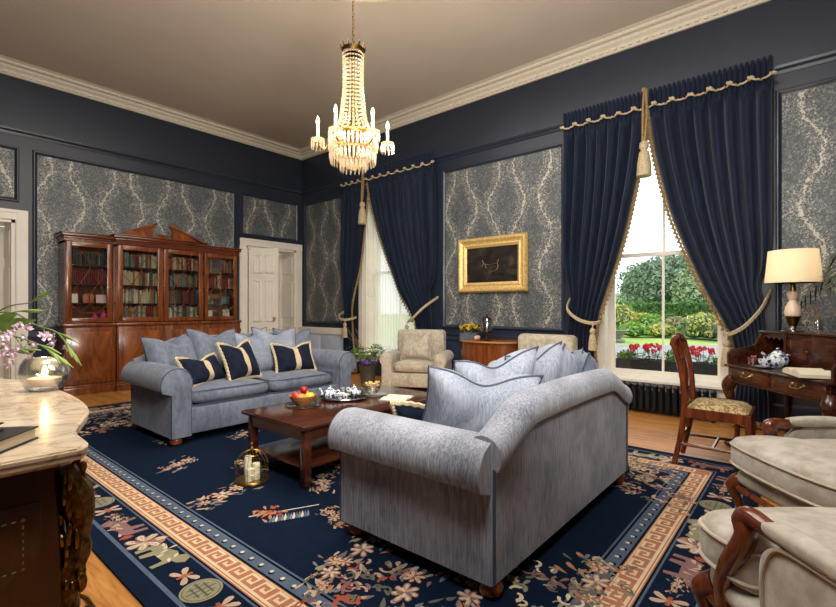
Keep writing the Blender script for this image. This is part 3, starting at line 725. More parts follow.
def sofa(label, loc, rz, L, D, H, Hend, mat, cushmat, ncush=2, group=None, armr=.125, seatz=.45, feet='mahog'):
    root = thing('sofa', label, 'sofa', loc, rz, group); L2 = L / 2; zc = Hend - armr
    b = B(); b.span(-L2 + .12, L2 - .12, -D / 2 + .045, D / 2 - .06, .07, .30, .02); b.build('base', mat, root)
    for sg in (-1, 1):
        b = B(); sec, cx = arm_mesh(b, L2, D, armr, zc, sg, over=.09); a = b.build('arm', mat, root, 50)
        b = B(); b.tube([(sg * (cx + (x - cx) * .93), -D / 2 + .006, .07 + (z - .07) * .977) for x, z in sec], .006, 6); b.build('piping', 'bpipe' if 'blue' in mat else 'taupep', a)
    # back with its rolled, camel-shaped top
    def top(x):
        q = abs(x) / L2; return lerp(H, Hend + .012, sstep(.55, 1.03, q) ** 1.15) + .012 * cos(q * 2)
    rad = .085
    def f(u, v):
        x = -L2 + L * u; h = top(x); yb = D / 2
        sec = [(yb - .03, .07), (yb - .03, .30), (yb - .03, h - rad * 1.55)]
        for k in range(13):
            a = R(-35) + R(225) * k / 12; sec.append((yb - rad + .012 + rad * cos(a), h - rad + rad * sin(a)))
        sec += [(yb - .19, h - rad * 1.6), (yb - .21, .40), (yb - .21, .2)]
        q = v * (len(sec) - 1); i = min(int(round(q)), len(sec) - 1)
        return (x, sec[i][0], sec[i][1])
    b = B(); b.grid(41, 19, lambda u, v: f(u, v * 19 / 18), cv=True); bk = b.build('back', mat, root, 60)
    bm = bmesh.new(); bm.from_mesh(bk.data); bmesh.ops.holes_fill(bm, edges=[e for e in bm.edges if e.is_boundary]); bmesh.ops.recalc_face_normals(bm, faces=bm.faces[:]); bm.to_mesh(bk.data); bm.free()
    bk.data.set_sharp_from_angle(angle=R(60))
    b = B(); pts = [(-L2 + .004, D / 2 - .024, .08)] + [(-L2 + .004 + (L - .008) * k / 40, D / 2 - .024, top(-L2 + L * k / 40) - rad * 1.5) for k in range(41)] + [(L2 - .004, D / 2 - .024, .08)]
    b.tube(pts, .007, 6); b.build('piping', 'bpipe' if 'blue' in mat else 'taupep', bk)
    wi = (L - .34 - .02) / ncush
    for k in range(ncush):
        x = -L2 + .18 + wi * (k + .5)
        b = B(); rbox(b, (x, -.065, (seatz + .30) / 2 + .005), (wi - .004, D - .24, seatz - .29), .25); c = b.build('seat_cushion', cushmat, root, 180)
        b = B(); hw, y0 = (wi - .01) / 2, -.065 - (D - .24) / 2
        for z in (seatz - .012, .315): b.tube([(x - hw, .2, z), (x - hw, y0 + .05, z), (x - hw + .03, y0 + .014, z), (x + hw - .03, y0 + .014, z), (x + hw, y0 + .05, z), (x + hw, .2, z)], .0055, 6)
        b.build('piping', 'bpipe' if 'blue' in mat else 'taupep', c)
    for sx in (-1, 1):
        for sy in (-1, 1): bb = B(); bun(bb, (sx * (L2 - .06), sy * (D / 2 - .075), 0), .052); bb.build('foot', feet, root)
    return root
RUGZ = RZ + .001
sofa('blue-grey sofa facing the camera, in front of the glazed bookcase', (2.66, 4.63, RUGZ), 0, 2.0, .98, .88, .68, 'bluef', 'bluef', armr=.14)
sofa('blue-grey sofa seen from behind, nearest the camera on the rug', (2.485, 1.425, RUGZ), 180, 1.75, .96, .80, .66, 'blue', 'blue', armr=.135)
SZ = RUGZ + .45
gb = 'scatter cushions on the far sofa'
for k, (x, y, w_, h_, rz, tl, m, lab) in enumerate((
    (1.96, 4.76, .54, .50, 14, 20, 'bluef', 'plain blue-grey scatter cushion at the left end of the far sofa'),
    (2.40, 4.78, .56, .54, 6, 18, 'bluef', 'large blue-grey scatter cushion, second from the left on the far sofa'),
    (2.80, 4.82, .48, .51, -4, 16, 'bluel', 'pale patterned blue scatter cushion behind the middle navy cushion'),
    (3.06, 4.72, .52, .53, -16, 18, 'bluel', 'light blue scatter cushion just right of the middle navy cushion'),
    (3.36, 4.80, .48, .50, -14, 16, 'bluef', 'blue-grey scatter cushion at the right end of the far sofa'))):
    pillow('scatter_cushion', w_, h_, .25, (x, y, SZ), rz, tl, m, lab, group=gb, seed=k, chop=.07)
for k, (x, y, w_, h_, rz, tl, lab) in enumerate((
    (2.12, 4.46, .48, .29, 22, 30, 'navy cushion with cream stripe and fringe, left of three on the far sofa'),
    (2.51, 4.45, .44, .40, 20, 24, 'largest navy cushion with cream stripe, middle of three on the far sofa'),
    (3.15, 4.48, .48, .34, -6, 24, 'navy fringed cushion with cream stripe by the far sofa right arm'))):
    pillow('striped_cushion', w_, h_, .17, (x, y, SZ + .01), rz, tl, 'navyv', lab, group='navy striped cushions', chop=.05, band=True, fringe=True, seed=k + 9)
for k, (x, y, w_, h_, rz, tl, rl, m, lab, z) in enumerate((
    (2.10, 1.42, .62, .47, 142, 26, -4, 'bluel', 'big light blue cushion nearest the camera on the near sofa', 0),
    (2.38, 1.52, .56, .53, 158, 24, 4, 'bluel', 'light blue cushion behind the nearest one on the near sofa', 0),
    (2.74, 1.44, .50, .52, 168, 22, 12, 'bluel', 'crumpled light blue cushion in the middle of the near sofa', .02),
    (2.94, 1.40, .48, .50, 192, 20, -8, 'bluel', 'light blue cushion tucked in the middle pair of the near sofa', 0),
    (3.12, 1.32, .50, .47, 205, 18, 0, 'bluef', 'darker blue cushion at the window end of the near sofa', 0))):
    pillow('scatter_cushion', w_, h_, .27, (x, y, SZ + z), rz, tl, m, lab, group='scatter cushions on the near sofa', roll=rl, seed=k + 20, chop=.07)
pillow('fringed_cushion', .42, .25, .15, (2.08, 1.66, SZ + .0), 125, 26, 'navyv', 'navy cushion with beige fringe behind the arm of the near sofa', fringe=True, seed=31, chop=.03)

# beige armchairs by the window wall
def armchair(label, loc, rz, crossed):
    root = thing('armchair', label, 'armchair', loc, rz, 'beige armchairs by the window wall'); L2, D = .45, .76
    B().span(-L2 + .1, L2 - .1, -D / 2 + .03, D / 2 - .05, .08, .28, .02).build('base', 'beige', root)
    for sg in (-1, 1):
        b = B(); arm_mesh(b, L2, D, .095, .47, sg, .15, .08, .03); b.build('arm', 'beige', root, 50)
    b = B(); b.box((0, D / 2 - .13, .50), (.74, .19, .74), .06, seg=4); b.build('back', 'beige', root, 50)
    b = B(); rbox(b, (0, -.06, .36), (.59, .62, .17), .2); c = b.build('seat_cushion', 'beige', root, 180)
    b = B(); b.tube([(-.28, -.355, .41), (.28, -.355, .41)], .005, 6); b.tube([(-.28, -.355, .31), (.28, -.355, .31)], .005, 6); b.build('piping', 'taupep', c)
    for sx in (-1, 1):
        for sy in (-1, 1): b = B(); b.lathe([(.016, 0), (.024, .08)], 10, (sx * .39, sy * .31, 0)); b.build('leg', 'darkw', root)
    return root
ac = armchair('beige velvet armchair under the right curtain of the far window', (5.24, 4.44, .002), -62, True)
pillow('knotted_cushion', .46, .42, .17, (5.09, 4.36, .455), -62, 16, 'beige', 'beige scatter cushion with a deep dent on the far armchair', chop=.15, seed=44, pipe='taupep')
armchair('beige velvet armchair half hidden behind the near sofa cushions', (5.20, 2.52, .002), -90, False)
# ------------------------------------------------------------------ breakfront bookcase
BX0, BX1, BYB = 1.68, 4.26, 8.10
bk = thing('bookcase', 'long glazed mahogany bookcase with broken pediment against the far wall', 'bookcase', (BX0, BYB, 0))
TB = Matrix.Translation((-BX0, -BYB, 0))
WX1, WX2 = 2.31, 3.60
yW, yC = 7.76, 7.70; yWb, yCb = 7.70, 7.62
ZW, ZT1 = .985, 2.13
b = B(TB)
for (xa, xb, yf) in ((BX0 + .02, WX1, yWb), (WX1, WX2, yCb), (WX2, BX1 - .02, yWb)):
    b.span(xa, xb, yf + .02, BYB, .1, ZW - .04); b.span(xa - .015, xb + .015, yf, BYB, 0, .1, .006); b.span(xa - .01, xb + .01, yf + .008, BYB, .1, .125, .006)
    b.span(xa - .015, xb + .015, yf - .01, BYB, ZW - .04, ZW, .008)
b.build('lower_case', 'mahog', bk)
b = B(TB)
for (xa, xb, yf) in ((BX0 + .04, WX1 + .01, yW), (WX1 + .01, WX2 - .01, yC), (WX2 - .01, BX1 - .04, yW)):
    b.span(xa, xb, BYB - .03, BYB, ZW, ZT1)
    for x in (xa + .012, xb - .012): b.span(x - .012, x + .012, yf + .03, BYB - .03, ZW, ZT1)
    b.span(xa, xb, yf + .03, BYB, ZT1 - .03, ZT1)
b.span((WX1 + WX2) / 2 - .012, (WX1 + WX2) / 2 + .012, yC + .03, BYB - .03, ZW, ZT1)
b.build('upper_case', 'mahog', bk)
b = B(TB)
for (xa, xb, yf) in ((BX0 + .03, WX1 + .01, yW), (WX1, WX2, yC), (WX2 - .01, BX1 - .03, yW)):
    zt = ZT1 + (.03 if xa == WX1 else 0)
    b.span(xa, xb, yf - .005, BYB, ZT1 - .005, zt + .03); b.span(xa - .015, xb + .015, yf - .02, BYB, zt + .03, zt + .06, .008); b.span(xa - .035, xb + .035, yf - .045, BYB, zt + .06, zt + .10, .012); b.span(xa - .045, xb + .045, yf - .055, BYB, zt + .10, zt + .115, .004)
b.build('cornice', 'mahogx', bk)
b = B(TB); zc = ZT1 + .145; xm = (WX1 + WX2) / 2
for sg in (-1, 1):
    pl = [(xm + sg * .56, zc), (xm + sg * .14, zc), (xm + sg * .14, zc + .15), (xm + sg * .10, zc + .2), (xm + sg * .135, zc + .205)]
    b.prism(pl, yC + .0, yC + .05, 'y'); 
    b.prism([(xm + sg * .60, zc), (xm + sg * .60, zc + .02), (xm + sg * .10, zc + .235), (xm + sg * .09, zc + .2)], yC - .03, yC + .06, 'y')
b.prism([(xm - .09, zc), (xm + .09, zc), (xm + .07, zc + .06), (xm - .07, zc + .06)], yC, yC + .05, 'y')
b.build('pediment', 'burl', bk)
shz = [1.02, 1.27, 1.54, 1.81]
doors = [(BX0 + .055, WX1 - .03, yW), (WX1 + .03, (WX1 + WX2) / 2 - .015, yC), ((WX1 + WX2) / 2 + .015, WX2 - .03, yC), (WX2 + .03, BX1 - .055, yW)]
for di, (xa, xb, yf) in enumerate(doors):
    for z in shz: B(TB).span(xa - .02, xb + .02, yf + .05, BYB - .03, z - .02, z).build('shelf', 'darkw', bk)
    b = B(TB); fw = .062
    b.span(xa, xa + fw, yf, yf + .03, ZW + .01, ZT1 - .01, .004); b.span(xb - fw, xb, yf, yf + .03, ZW + .01, ZT1 - .01, .004)
    b.span(xa + fw, xb - fw, yf, yf + .03, ZW + .01, ZW + .075, .004); b.span(xa + fw, xb - fw, yf, yf + .03, ZT1 - .075, ZT1 - .01, .004)
    dr = b.build('glazed_door', 'mahog', bk)
    # astragal glazing bars: diamonds joined by straights
    gx0, gx1, gz0, gz1 = xa + fw, xb - fw, ZW + .075, ZT1 - .075; gm = (gx0 + gx1) / 2; gw = gx1 - gx0; gh = gz1 - gz0
    b = B(TB)
    def bar(*pts): b.tube([(gx0 + u * gw, yf + .012, gz0 + v * gh) for u, v in pts], .0055, 5)
    bar((0, .18), (.25, .07), (.75, .07), (1, .18)); bar((0, .82), (.25, .93), (.75, .93), (1, .82))
    bar((.5, .68), (.25, .5), (.5, .32), (.75, .5), (.5, .68)); bar((.5, .68), (.5, .8), (.25, .93)); bar((.5, .8), (.75, .93)); bar((.5, .32), (.5, .2), (.25, .07)); bar((.5, .2), (.75, .07))
    bar((0, .36), (.25, .5), (0, .64)); bar((1, .36), (.75, .5), (1, .64))
    b.build('glazing_bars', 'mahog', dr)
    B(TB).span(gx0, gx1, yf + .016, yf + .019, gz0, gz1).build('pane', 'cglass', dr, 0)
    ybf = yWb if di in (0, 3) else yCb
    b = B(TB); b.span(xa - .02, xb + .02, ybf + .0, ybf + .022, .15, ZW - .06, .004)
    ld = b.build('cupboard_door', 'mahog', bk)
    b = B(TB); b.span(xa + .04, xb - .04, ybf - .006, ybf, .21, ZW - .12, .004); b.build('burl_panel', 'burl', ld)
    b = B(TB); b.ball((xb - .01 if di % 2 == 0 else xa + .01, ybf - .012, .6), .012, 8, 6); b.build('knob', 'brass', ld)
    b = B(TB); b.ball((xb - .03 if di % 2 == 0 else xa + .03, yf - .008, 1.5), .009, 8, 6); b.build('key_plate', 'brass', dr)
# books, one object each
bcols = {'dark red': C(120, 40, 40), 'brown': C(112, 74, 46), 'dark green': C(52, 78, 62), 'cream': C(196, 180, 146), 'tan': C(166, 118, 72), 'dark blue': C(48, 60, 84), 'black': C(38, 34, 34), 'grey-green': C(112, 126, 112), 'pink': C(178, 112, 104), 'white': C(214, 208, 194)}
bmesh_ = {}
def book_mesh(cn):
    if cn not in bmesh_:
        m = P('book_cloth_' + cn.replace(' ', '_'), bcols[cn], None, .6, scale=(60, 60, 8)); b = B()
        b.grid(7, 2, lambda u, v: (-.5 + u, -.5 + .12 * (1 - sin(pi * u)), v)); b.span(-.5, .5, -.38, .5, 0, 1)
        for z in (.14, .2, .78, .84): b.span(-.5, .5, -.5, -.4, z, z + .015)
        o = b.build('book', m, None, 50); bmesh_[cn] = o.data; bpy.data.objects.remove(o)
    return bmesh_[cn]
dn = ['left wing', 'left centre', 'right centre', 'right wing']; sn = ['bottom', 'third', 'second', 'top']
rb = random.Random(5)
plans = {(0, 3): ['dark blue', 'dark green', 'grey-green', 'brown', 'black'], (0, 2): ['dark red', 'dark red', 'dark red', 'brown'],
         (1, 3): ['dark green', 'cream', 'grey-green', 'dark red'], (1, 2): ['dark green', 'dark green', 'cream', 'tan'], (1, 1): ['cream', 'tan', 'white', 'grey-green', 'dark green'], (1, 0): ['pink', 'tan', 'dark red', 'cream', 'grey-green'],
         (2, 3): ['cream', 'tan', 'brown', 'dark red'], (2, 2): ['grey-green', 'tan', 'black', 'brown'], (2, 1): ['dark red', 'brown', 'black', 'dark green'], (2, 0): ['grey-green', 'cream', 'dark green', 'white'],
         (3, 3): ['dark blue', 'dark red', 'black', 'tan'], (3, 2): ['tan', 'cream', 'brown', 'dark red']}
zt_ = shz[1:] + [2.09]
for (d, s), cols in plans.items():
    xa, xb, yf = doors[d]; x = xa + .03; z = shz[s]; hmax = zt_[s] - z - .035
    while x < xb - .05:
        t = rb.uniform(.020, .034); cn = rb.choice(cols); hh = min(hmax, rb.uniform(.17, .225)); dp = rb.uniform(.13, .17)
        if (d, s) == (0, 2): t, hh = .027, .2
        o = bpy.data.objects.new('book', book_mesh(cn)); COL.objects.link(o)
        o.scale = (t - .001, dp, hh); o.location = (x + t / 2, yf + .085 + dp / 2, z)
        tag(o, '%s book standing on the %s shelf behind the %s bookcase door' % (cn, sn[s], dn[d]), 'book', '%s books on the %s shelf, %s door' % (cn, sn[s], dn[d])); x += t
def keepsake(kind, label, cat, d, s, u, fn, mat):
    xa, xb, yf = doors[d]; b = B(); fn(b); o = b.build(kind, mat); o.location = (lerp(xa, xb, u), yf + .12, shz[s]); tag(o, label, cat)
fcard = lambda w_, h_: (lambda b: (b.box((0, 0, h_ / 2 + .002), (w_, .012, h_), M=Matrix.Rotation(R(-8), 4, 'X')), b.box((0, .03, h_ * .3), (.02, .05, h_ * .6))))
keepsake('greeting_card', 'white card at the left on the third shelf behind the left wing door', 'card', 0, 1, .2, fcard(.1, .13), 'paper')
keepsake('greeting_card', 'pale pink card at the right on the third shelf behind the left wing door', 'card', 0, 1, .84, fcard(.16, .12), P('pink_card', C(222, 176, 170)))
keepsake('wooden_box', 'orange-brown casket on the third shelf behind the left wing door', 'box', 0, 1, .5, lambda b: (b.span(-.065, .065, -.05, .05, 0, .09, .006), b.prism([(-.07, .09), (.07, .09), (.05, .13), (-.05, .13)], -.055, .055, 'y')), P('casket', C(190, 110, 60), C(150, 80, 40)))
vase = lambda q: (lambda b: b.lathe([(.02 * q, 0), (.035 * q, .02 * q), (.045 * q, .06 * q), (.03 * q, .1 * q), (.018 * q, .12 * q), (.026 * q, .14 * q)], 16))
pinkm = P('pink_glass', C(226, 70, 130), C(180, 40, 96), .1)
keepsake('pink_vase', 'larger pink glass vase on the bottom shelf behind the left wing door', 'vase', 0, 0, .86, vase(1.05), pinkm)
keepsake('pink_vase', 'smaller pink glass vase on the bottom shelf behind the left wing door', 'vase', 0, 0, .66, vase(.85), pinkm)
keepsake('greeting_card', 'white card at the left on the bottom shelf behind the right wing door', 'card', 3, 0, .24, fcard(.1, .14), 'paper')
keepsake('greeting_card', 'white card at the right on the bottom shelf behind the right wing door', 'card', 3, 0, .76, fcard(.12, .15), 'paper')
keepsake('trinket_box', 'grey lidded box on the third shelf behind the right wing door', 'box', 3, 1, .68, lambda b: (b.span(-.075, .075, -.05, .05, 0, .1, .006), b.span(-.08, .08, -.055, .055, .1, .125, .006)), 'zinc')
keepsake('photo_frame', 'small picture frame on the third shelf behind the right wing door', 'photo frame', 3, 1, .26, lambda b: (b.box((0, 0, .07), (.1, .012, .14), .003, M=Matrix.Rotation(R(-8), 4, 'X')), b.box((0, .03, .04), (.02, .05, .08))), 'silver')

# ------------------------------------------------------------------ coffee table and what stands on it
ct = thing('coffee_table', 'low mahogany coffee table with a lower shelf between the two sofas', 'table', (2.55, 2.88, RUGZ)); hx, hy, hz = .75, .39, .42
b = B(); b.span(-hx, hx, -hy, hy, hz - .028, hz, .008); b.build('table_top', 'table', ct)
b = B()
for y in (-hy + .05, hy - .05): b.span(-hx + .05, hx - .05, y - .009, y + .009, hz - .11, hz - .028)
for x in (-hx + .05, hx - .05): b.span(x - .009, x + .009, -hy + .05, hy - .05, hz - .11, hz - .028)
b.build('apron', 'table', ct)
for sx in (-1, 1):
    for sy in (-1, 1): b = B(); b.span(sx * (hx - .065) - .027, sx * (hx - .065) + .027, sy * (hy - .065) - .027, sy * (hy - .065) + .027, 0, hz - .03, .003); b.build('leg', 'table', ct)
b = B(); b.span(-hx + .05, hx - .05, -hy + .05, hy - .05, .12, .14, .004); b.build('lower_shelf', 'table', ct)
TZ = RUGZ + hz + .001
def at(u, v, z): f = (1.2 - z) * 465 / (v - 308); return rf((u - 418) / 465 * f, f)
px, py = at(303, 406, TZ)
b = B(); b.lathe([(.0, 0), (.11, 0), (.125, .008), (.122, .01), (.0, .006)], 28); o = b.build('glass_plate', 'bowlglass'); o.location = (px, py, TZ); tag(o, 'round glass plate under the fruit bowl on the coffee table', 'plate')
b = B(); b.lathe([(.05, 0), (.055, .008), (.088, .036), (.106, .07), (.108, .076), (.101, .074), (.083, .04), (.0, .016)], 28); o = b.build('fruit_bowl', 'terracotta'); o.location = (px, py, TZ + .0105); tag(o, 'tan banded bowl of fruit on the coffee table', 'bowl')
fr = [('apple', 'red apple at the left of the fruit bowl', -.045, .01, .062, .032, C(186, 34, 44), C(214, 90, 50)), ('apple', 'yellow-green apple at the right of the fruit bowl', .045, -.01, .062, .033, C(222, 196, 70), C(196, 186, 60)),
      ('peach', 'orange peach at the front of the fruit bowl', -.002, -.045, .062, .03, C(228, 130, 80), C(222, 160, 90)), ('apple', 'yellow apple at the back of the fruit bowl', .0, .045, .064, .032, C(226, 190, 80), C(226, 150, 60)), ('strawberry', 'dark red fruit on top of the fruit bowl', .005, .002, .105, .026, C(176, 26, 40), C(150, 18, 30))]
ang = R(HEAD - 90)
for nm, lab, dx, dy, dz, r, c1, c2 in fr:
    dx, dy, dz, r = dx * 1.22, dy * 1.22, dz * 1.2, r * 1.22
    root = thing(nm, lab, 'fruit', (px + dx * cos(ang) - dy * sin(ang), py + dx * sin(ang) + dy * cos(ang), TZ + dz))
    B().lathe([(.0, -r * .85), (r * .5, -r * .8), (r * .95, -r * .2), (r, r * .2), (r * .7, r * .75), (r * .25, r * .85), (.0, r * .7)], 16).build('flesh', P(nm + '_skin', c1, c2, .3, scale=(20, 20, 20)), root, 60)
    B().tube([(0, 0, r * .7), (.003, 0, r * 1.1)], .0022, 5).build('stalk', 'bark', root)
px, py = at(343, 398.5, TZ)
tr = thing('serving_tray', 'oval silver tray with tea things on the coffee table', 'tray', (px, py, TZ), HEAD - 90)
B().lathe([(0, 0), (.17, 0), (.2, .014), (.205, .013), (.172, -.001 + .006), (0, .004)], 36, sy=.78).build('dish', 'silver', tr)
b = B(); b.tube([(.205 * cos(t), .205 * .78 * sin(t), .015) for t in [2 * pi * k / 40 for k in range(40)]], .005, 6, True); b.build('beaded_rim', 'silver', tr)
def teapot(loc, rz, s, label, mat='bluechina', group=None):
    t = thing('teapot', label, 'teapot', loc, rz, group)
    B().lathe([(.03 * s, 0), (.034 * s, .004 * s), (.055 * s, .02 * s), (.064 * s, .05 * s), (.056 * s, .08 * s), (.034 * s, .096 * s), (.0, .098 * s)], 24).build('body', mat, t)
    l = B().lathe([(.036 * s, .094 * s), (.034 * s, .1 * s), (.018 * s, .112 * s), (.006 * s, .116 * s), (.011 * s, .124 * s), (.008 * s, .132 * s), (0, .134 * s)], 18).build('lid', mat, t)
    B().tube(spline([(-.05 * s, 0, .03 * s), (-.082 * s, 0, .05 * s), (-.092 * s, 0, .085 * s), (-.108 * s, 0, .1 * s)], 9), [.016 * s, .015 * s, .014 * s, .012 * s, .011 * s, .01 * s, .009 * s, .008 * s, .008 * s], 8).build('spout', mat, t)
    B().tube(spline([(.052 * s, 0, .078 * s), (.09 * s, 0, .09 * s), (.1 * s, 0, .055 * s), (.06 * s, 0, .025 * s)], 12), .0065 * s, 7).build('handle', 'china', t)
    return t
def cup(loc, rz, s, label, saucer=True, group=None):
    t = thing('teacup', label, 'cup', loc, rz, group); z = .012 * s if saucer else 0
    B().lathe([(.02 * s, z), (.024 * s, z + .004), (.038 * s, z + .03 * s), (.043 * s, z + .056 * s), (.040 * s, z + .056 * s), (.034 * s, z + .03 * s), (0, z + .008)], 20).build('bowl', 'bluechina', t)
    B().tube(spline([(.038 * s, 0, z + .046 * s), (.062 * s, 0, z + .044 * s), (.055 * s, 0, z + .02 * s), (.033 * s, 0, z + .018 * s)], 9), .0035 * s, 6).build('handle', 'china', t)
    if saucer: B().lathe([(0, .002), (.03 * s, 0), (.062 * s, .011 * s), (.064 * s, .013 * s), (.03 * s, .006 * s), (0, .005)], 24).build('saucer', 'bluechina', t)
for (u, v, lab, kind) in ((330, 400, 'blue and white teapot at the left of the silver tray', 'pot'), (354, 397, 'blue and white milk jug at the right of the silver tray', 'pot2'), (341, 401.5, 'blue and white cup at the front of the silver tray', 'cup'), (344, 393.5, 'blue and white cup at the back of the silver tray', 'cup')):
    q = at(u, v, TZ); z = TZ + .0075
    if kind == 'pot': teapot((q[0], q[1], z), -60, .85, lab)
    elif kind == 'pot2': teapot((q[0], q[1], z), 100, .75, lab)
    else: cup((q[0], q[1], z), -30, .8, lab, False)
px, py = at(372, 395, TZ)
b = B(); b.lathe([(0, 0), (.12, 0), (.135, .008), (.13, .01), (0, .005)], 30); o = b.build('glass_plate', 'bowlglass'); o.location = (px, py, TZ); tag(o, 'round glass plate under the glass dish of sweets', 'plate')
b = B(); b.lathe([(.03, 0), (.05, .012), (.07, .05), (.082, .085), (.078, .085), (.066, .05), (.045, .016), (0, .01)], 24); o = b.build('glass_dish', 'bowlglass'); o.location = (px, py, TZ + .0105); tag(o, 'clear glass dish filled with golden sweets on the coffee table', 'dish')
b = B(); r3 = random.Random(3)
for k in range(40):
    a, q, z = r3.uniform(0, 6.28), r3.random() ** .5, r3.uniform(.03, .1); q *= .02 + .045 * min(1, z / .07); b.ball((q * cos(a), q * sin(a), z), (.014, .012, .011), 7, 5)
o = b.build('wrapped_sweets', P('gold_wrapper', C(232, 200, 132), C(206, 158, 84), .3, .3, (30, 30, 30))); o.location = (px, py, TZ + .0115); tag(o, 'golden wrapped sweets heaped in the glass dish', 'sweets', kind='stuff')
px, py = at(398, 398, TZ); t = thing('magazine', 'open white pages lying at the far end of the coffee table', 'magazine', (px, py, TZ), 20)
for sg in (-1, 1): b = B(); b.grid(9, 2, lambda u, v: (sg * .15 * u, -.11 + .22 * v, .003 + .014 * sin(pi * min(1, u * 1.15)) ** .7 * (1 - u * .6))); b.span(0, sg * .15, -.11, .11, 0, .003); b.build('page', 'paper', t, 60)

# bird cage lantern with candles on the rug
cg = thing('candle_cage', 'small gilt birdcage lantern standing on the rug beside the coffee table', 'lantern', (*rf(-.357 * 3.2, 3.2), RUGZ))
b = B(); b.lathe([(.11, 0), (.115, .006), (.112, .014), (0, .014)], 30); b.build('base', 'brass', cg)
b = B()
for k in range(16):
    a = 2 * pi * k / 16; b.tube([(.106 * cos(a), .106 * sin(a), .012), (.106 * cos(a), .106 * sin(a), .115)] + [(.106 * cos(t) * cos(a), .106 * cos(t) * sin(a), .115 + .1 * sin(t)) for t in [pi / 2 * j / 6 for j in range(1, 7)]], .0015, 5)
for z, r in ((.014, .106), (.07, .106), (.115, .106), (.188, .072)): b.tube([(r * cos(2 * pi * k / 30), r * sin(2 * pi * k / 30), z) for k in range(30)], .0024, 5, True)
b.build('bars', 'brass', cg)
b = B(); b.ball((0, 0, .222), .012, 10, 8); b.lathe([(.006, .228), (.003, .25), (.007, .256), (0, .268)], 8); b.build('finial', 'brass', cg)
for (dx, dy, h, lab) in ((-.035, .02, .15, 'tallest ivory candle in the birdcage lantern'), (.03, -.005, .11, 'middle-height ivory candle in the birdcage lantern'), (-.005, -.045, .085, 'shortest ivory candle in the birdcage lantern')):
    p = cg.location; q = (dx * cos(ang) - dy * sin(ang), dx * sin(ang) + dy * cos(ang)); t = thing('pillar_candle', lab, 'candle', (p.x + q[0], p.y + q[1], p.z + .0145), group='candles in the birdcage')
    B().lathe([(.026, 0), (.0265, h * .5), (.026, h - .003), (.02, h), (0, h - .004)], 16).build('wax', 'wax', t); B().tube([(0, 0, h - .005), (.002, 0, h + .012)], .0015, 5).build('wick', 'black', t)
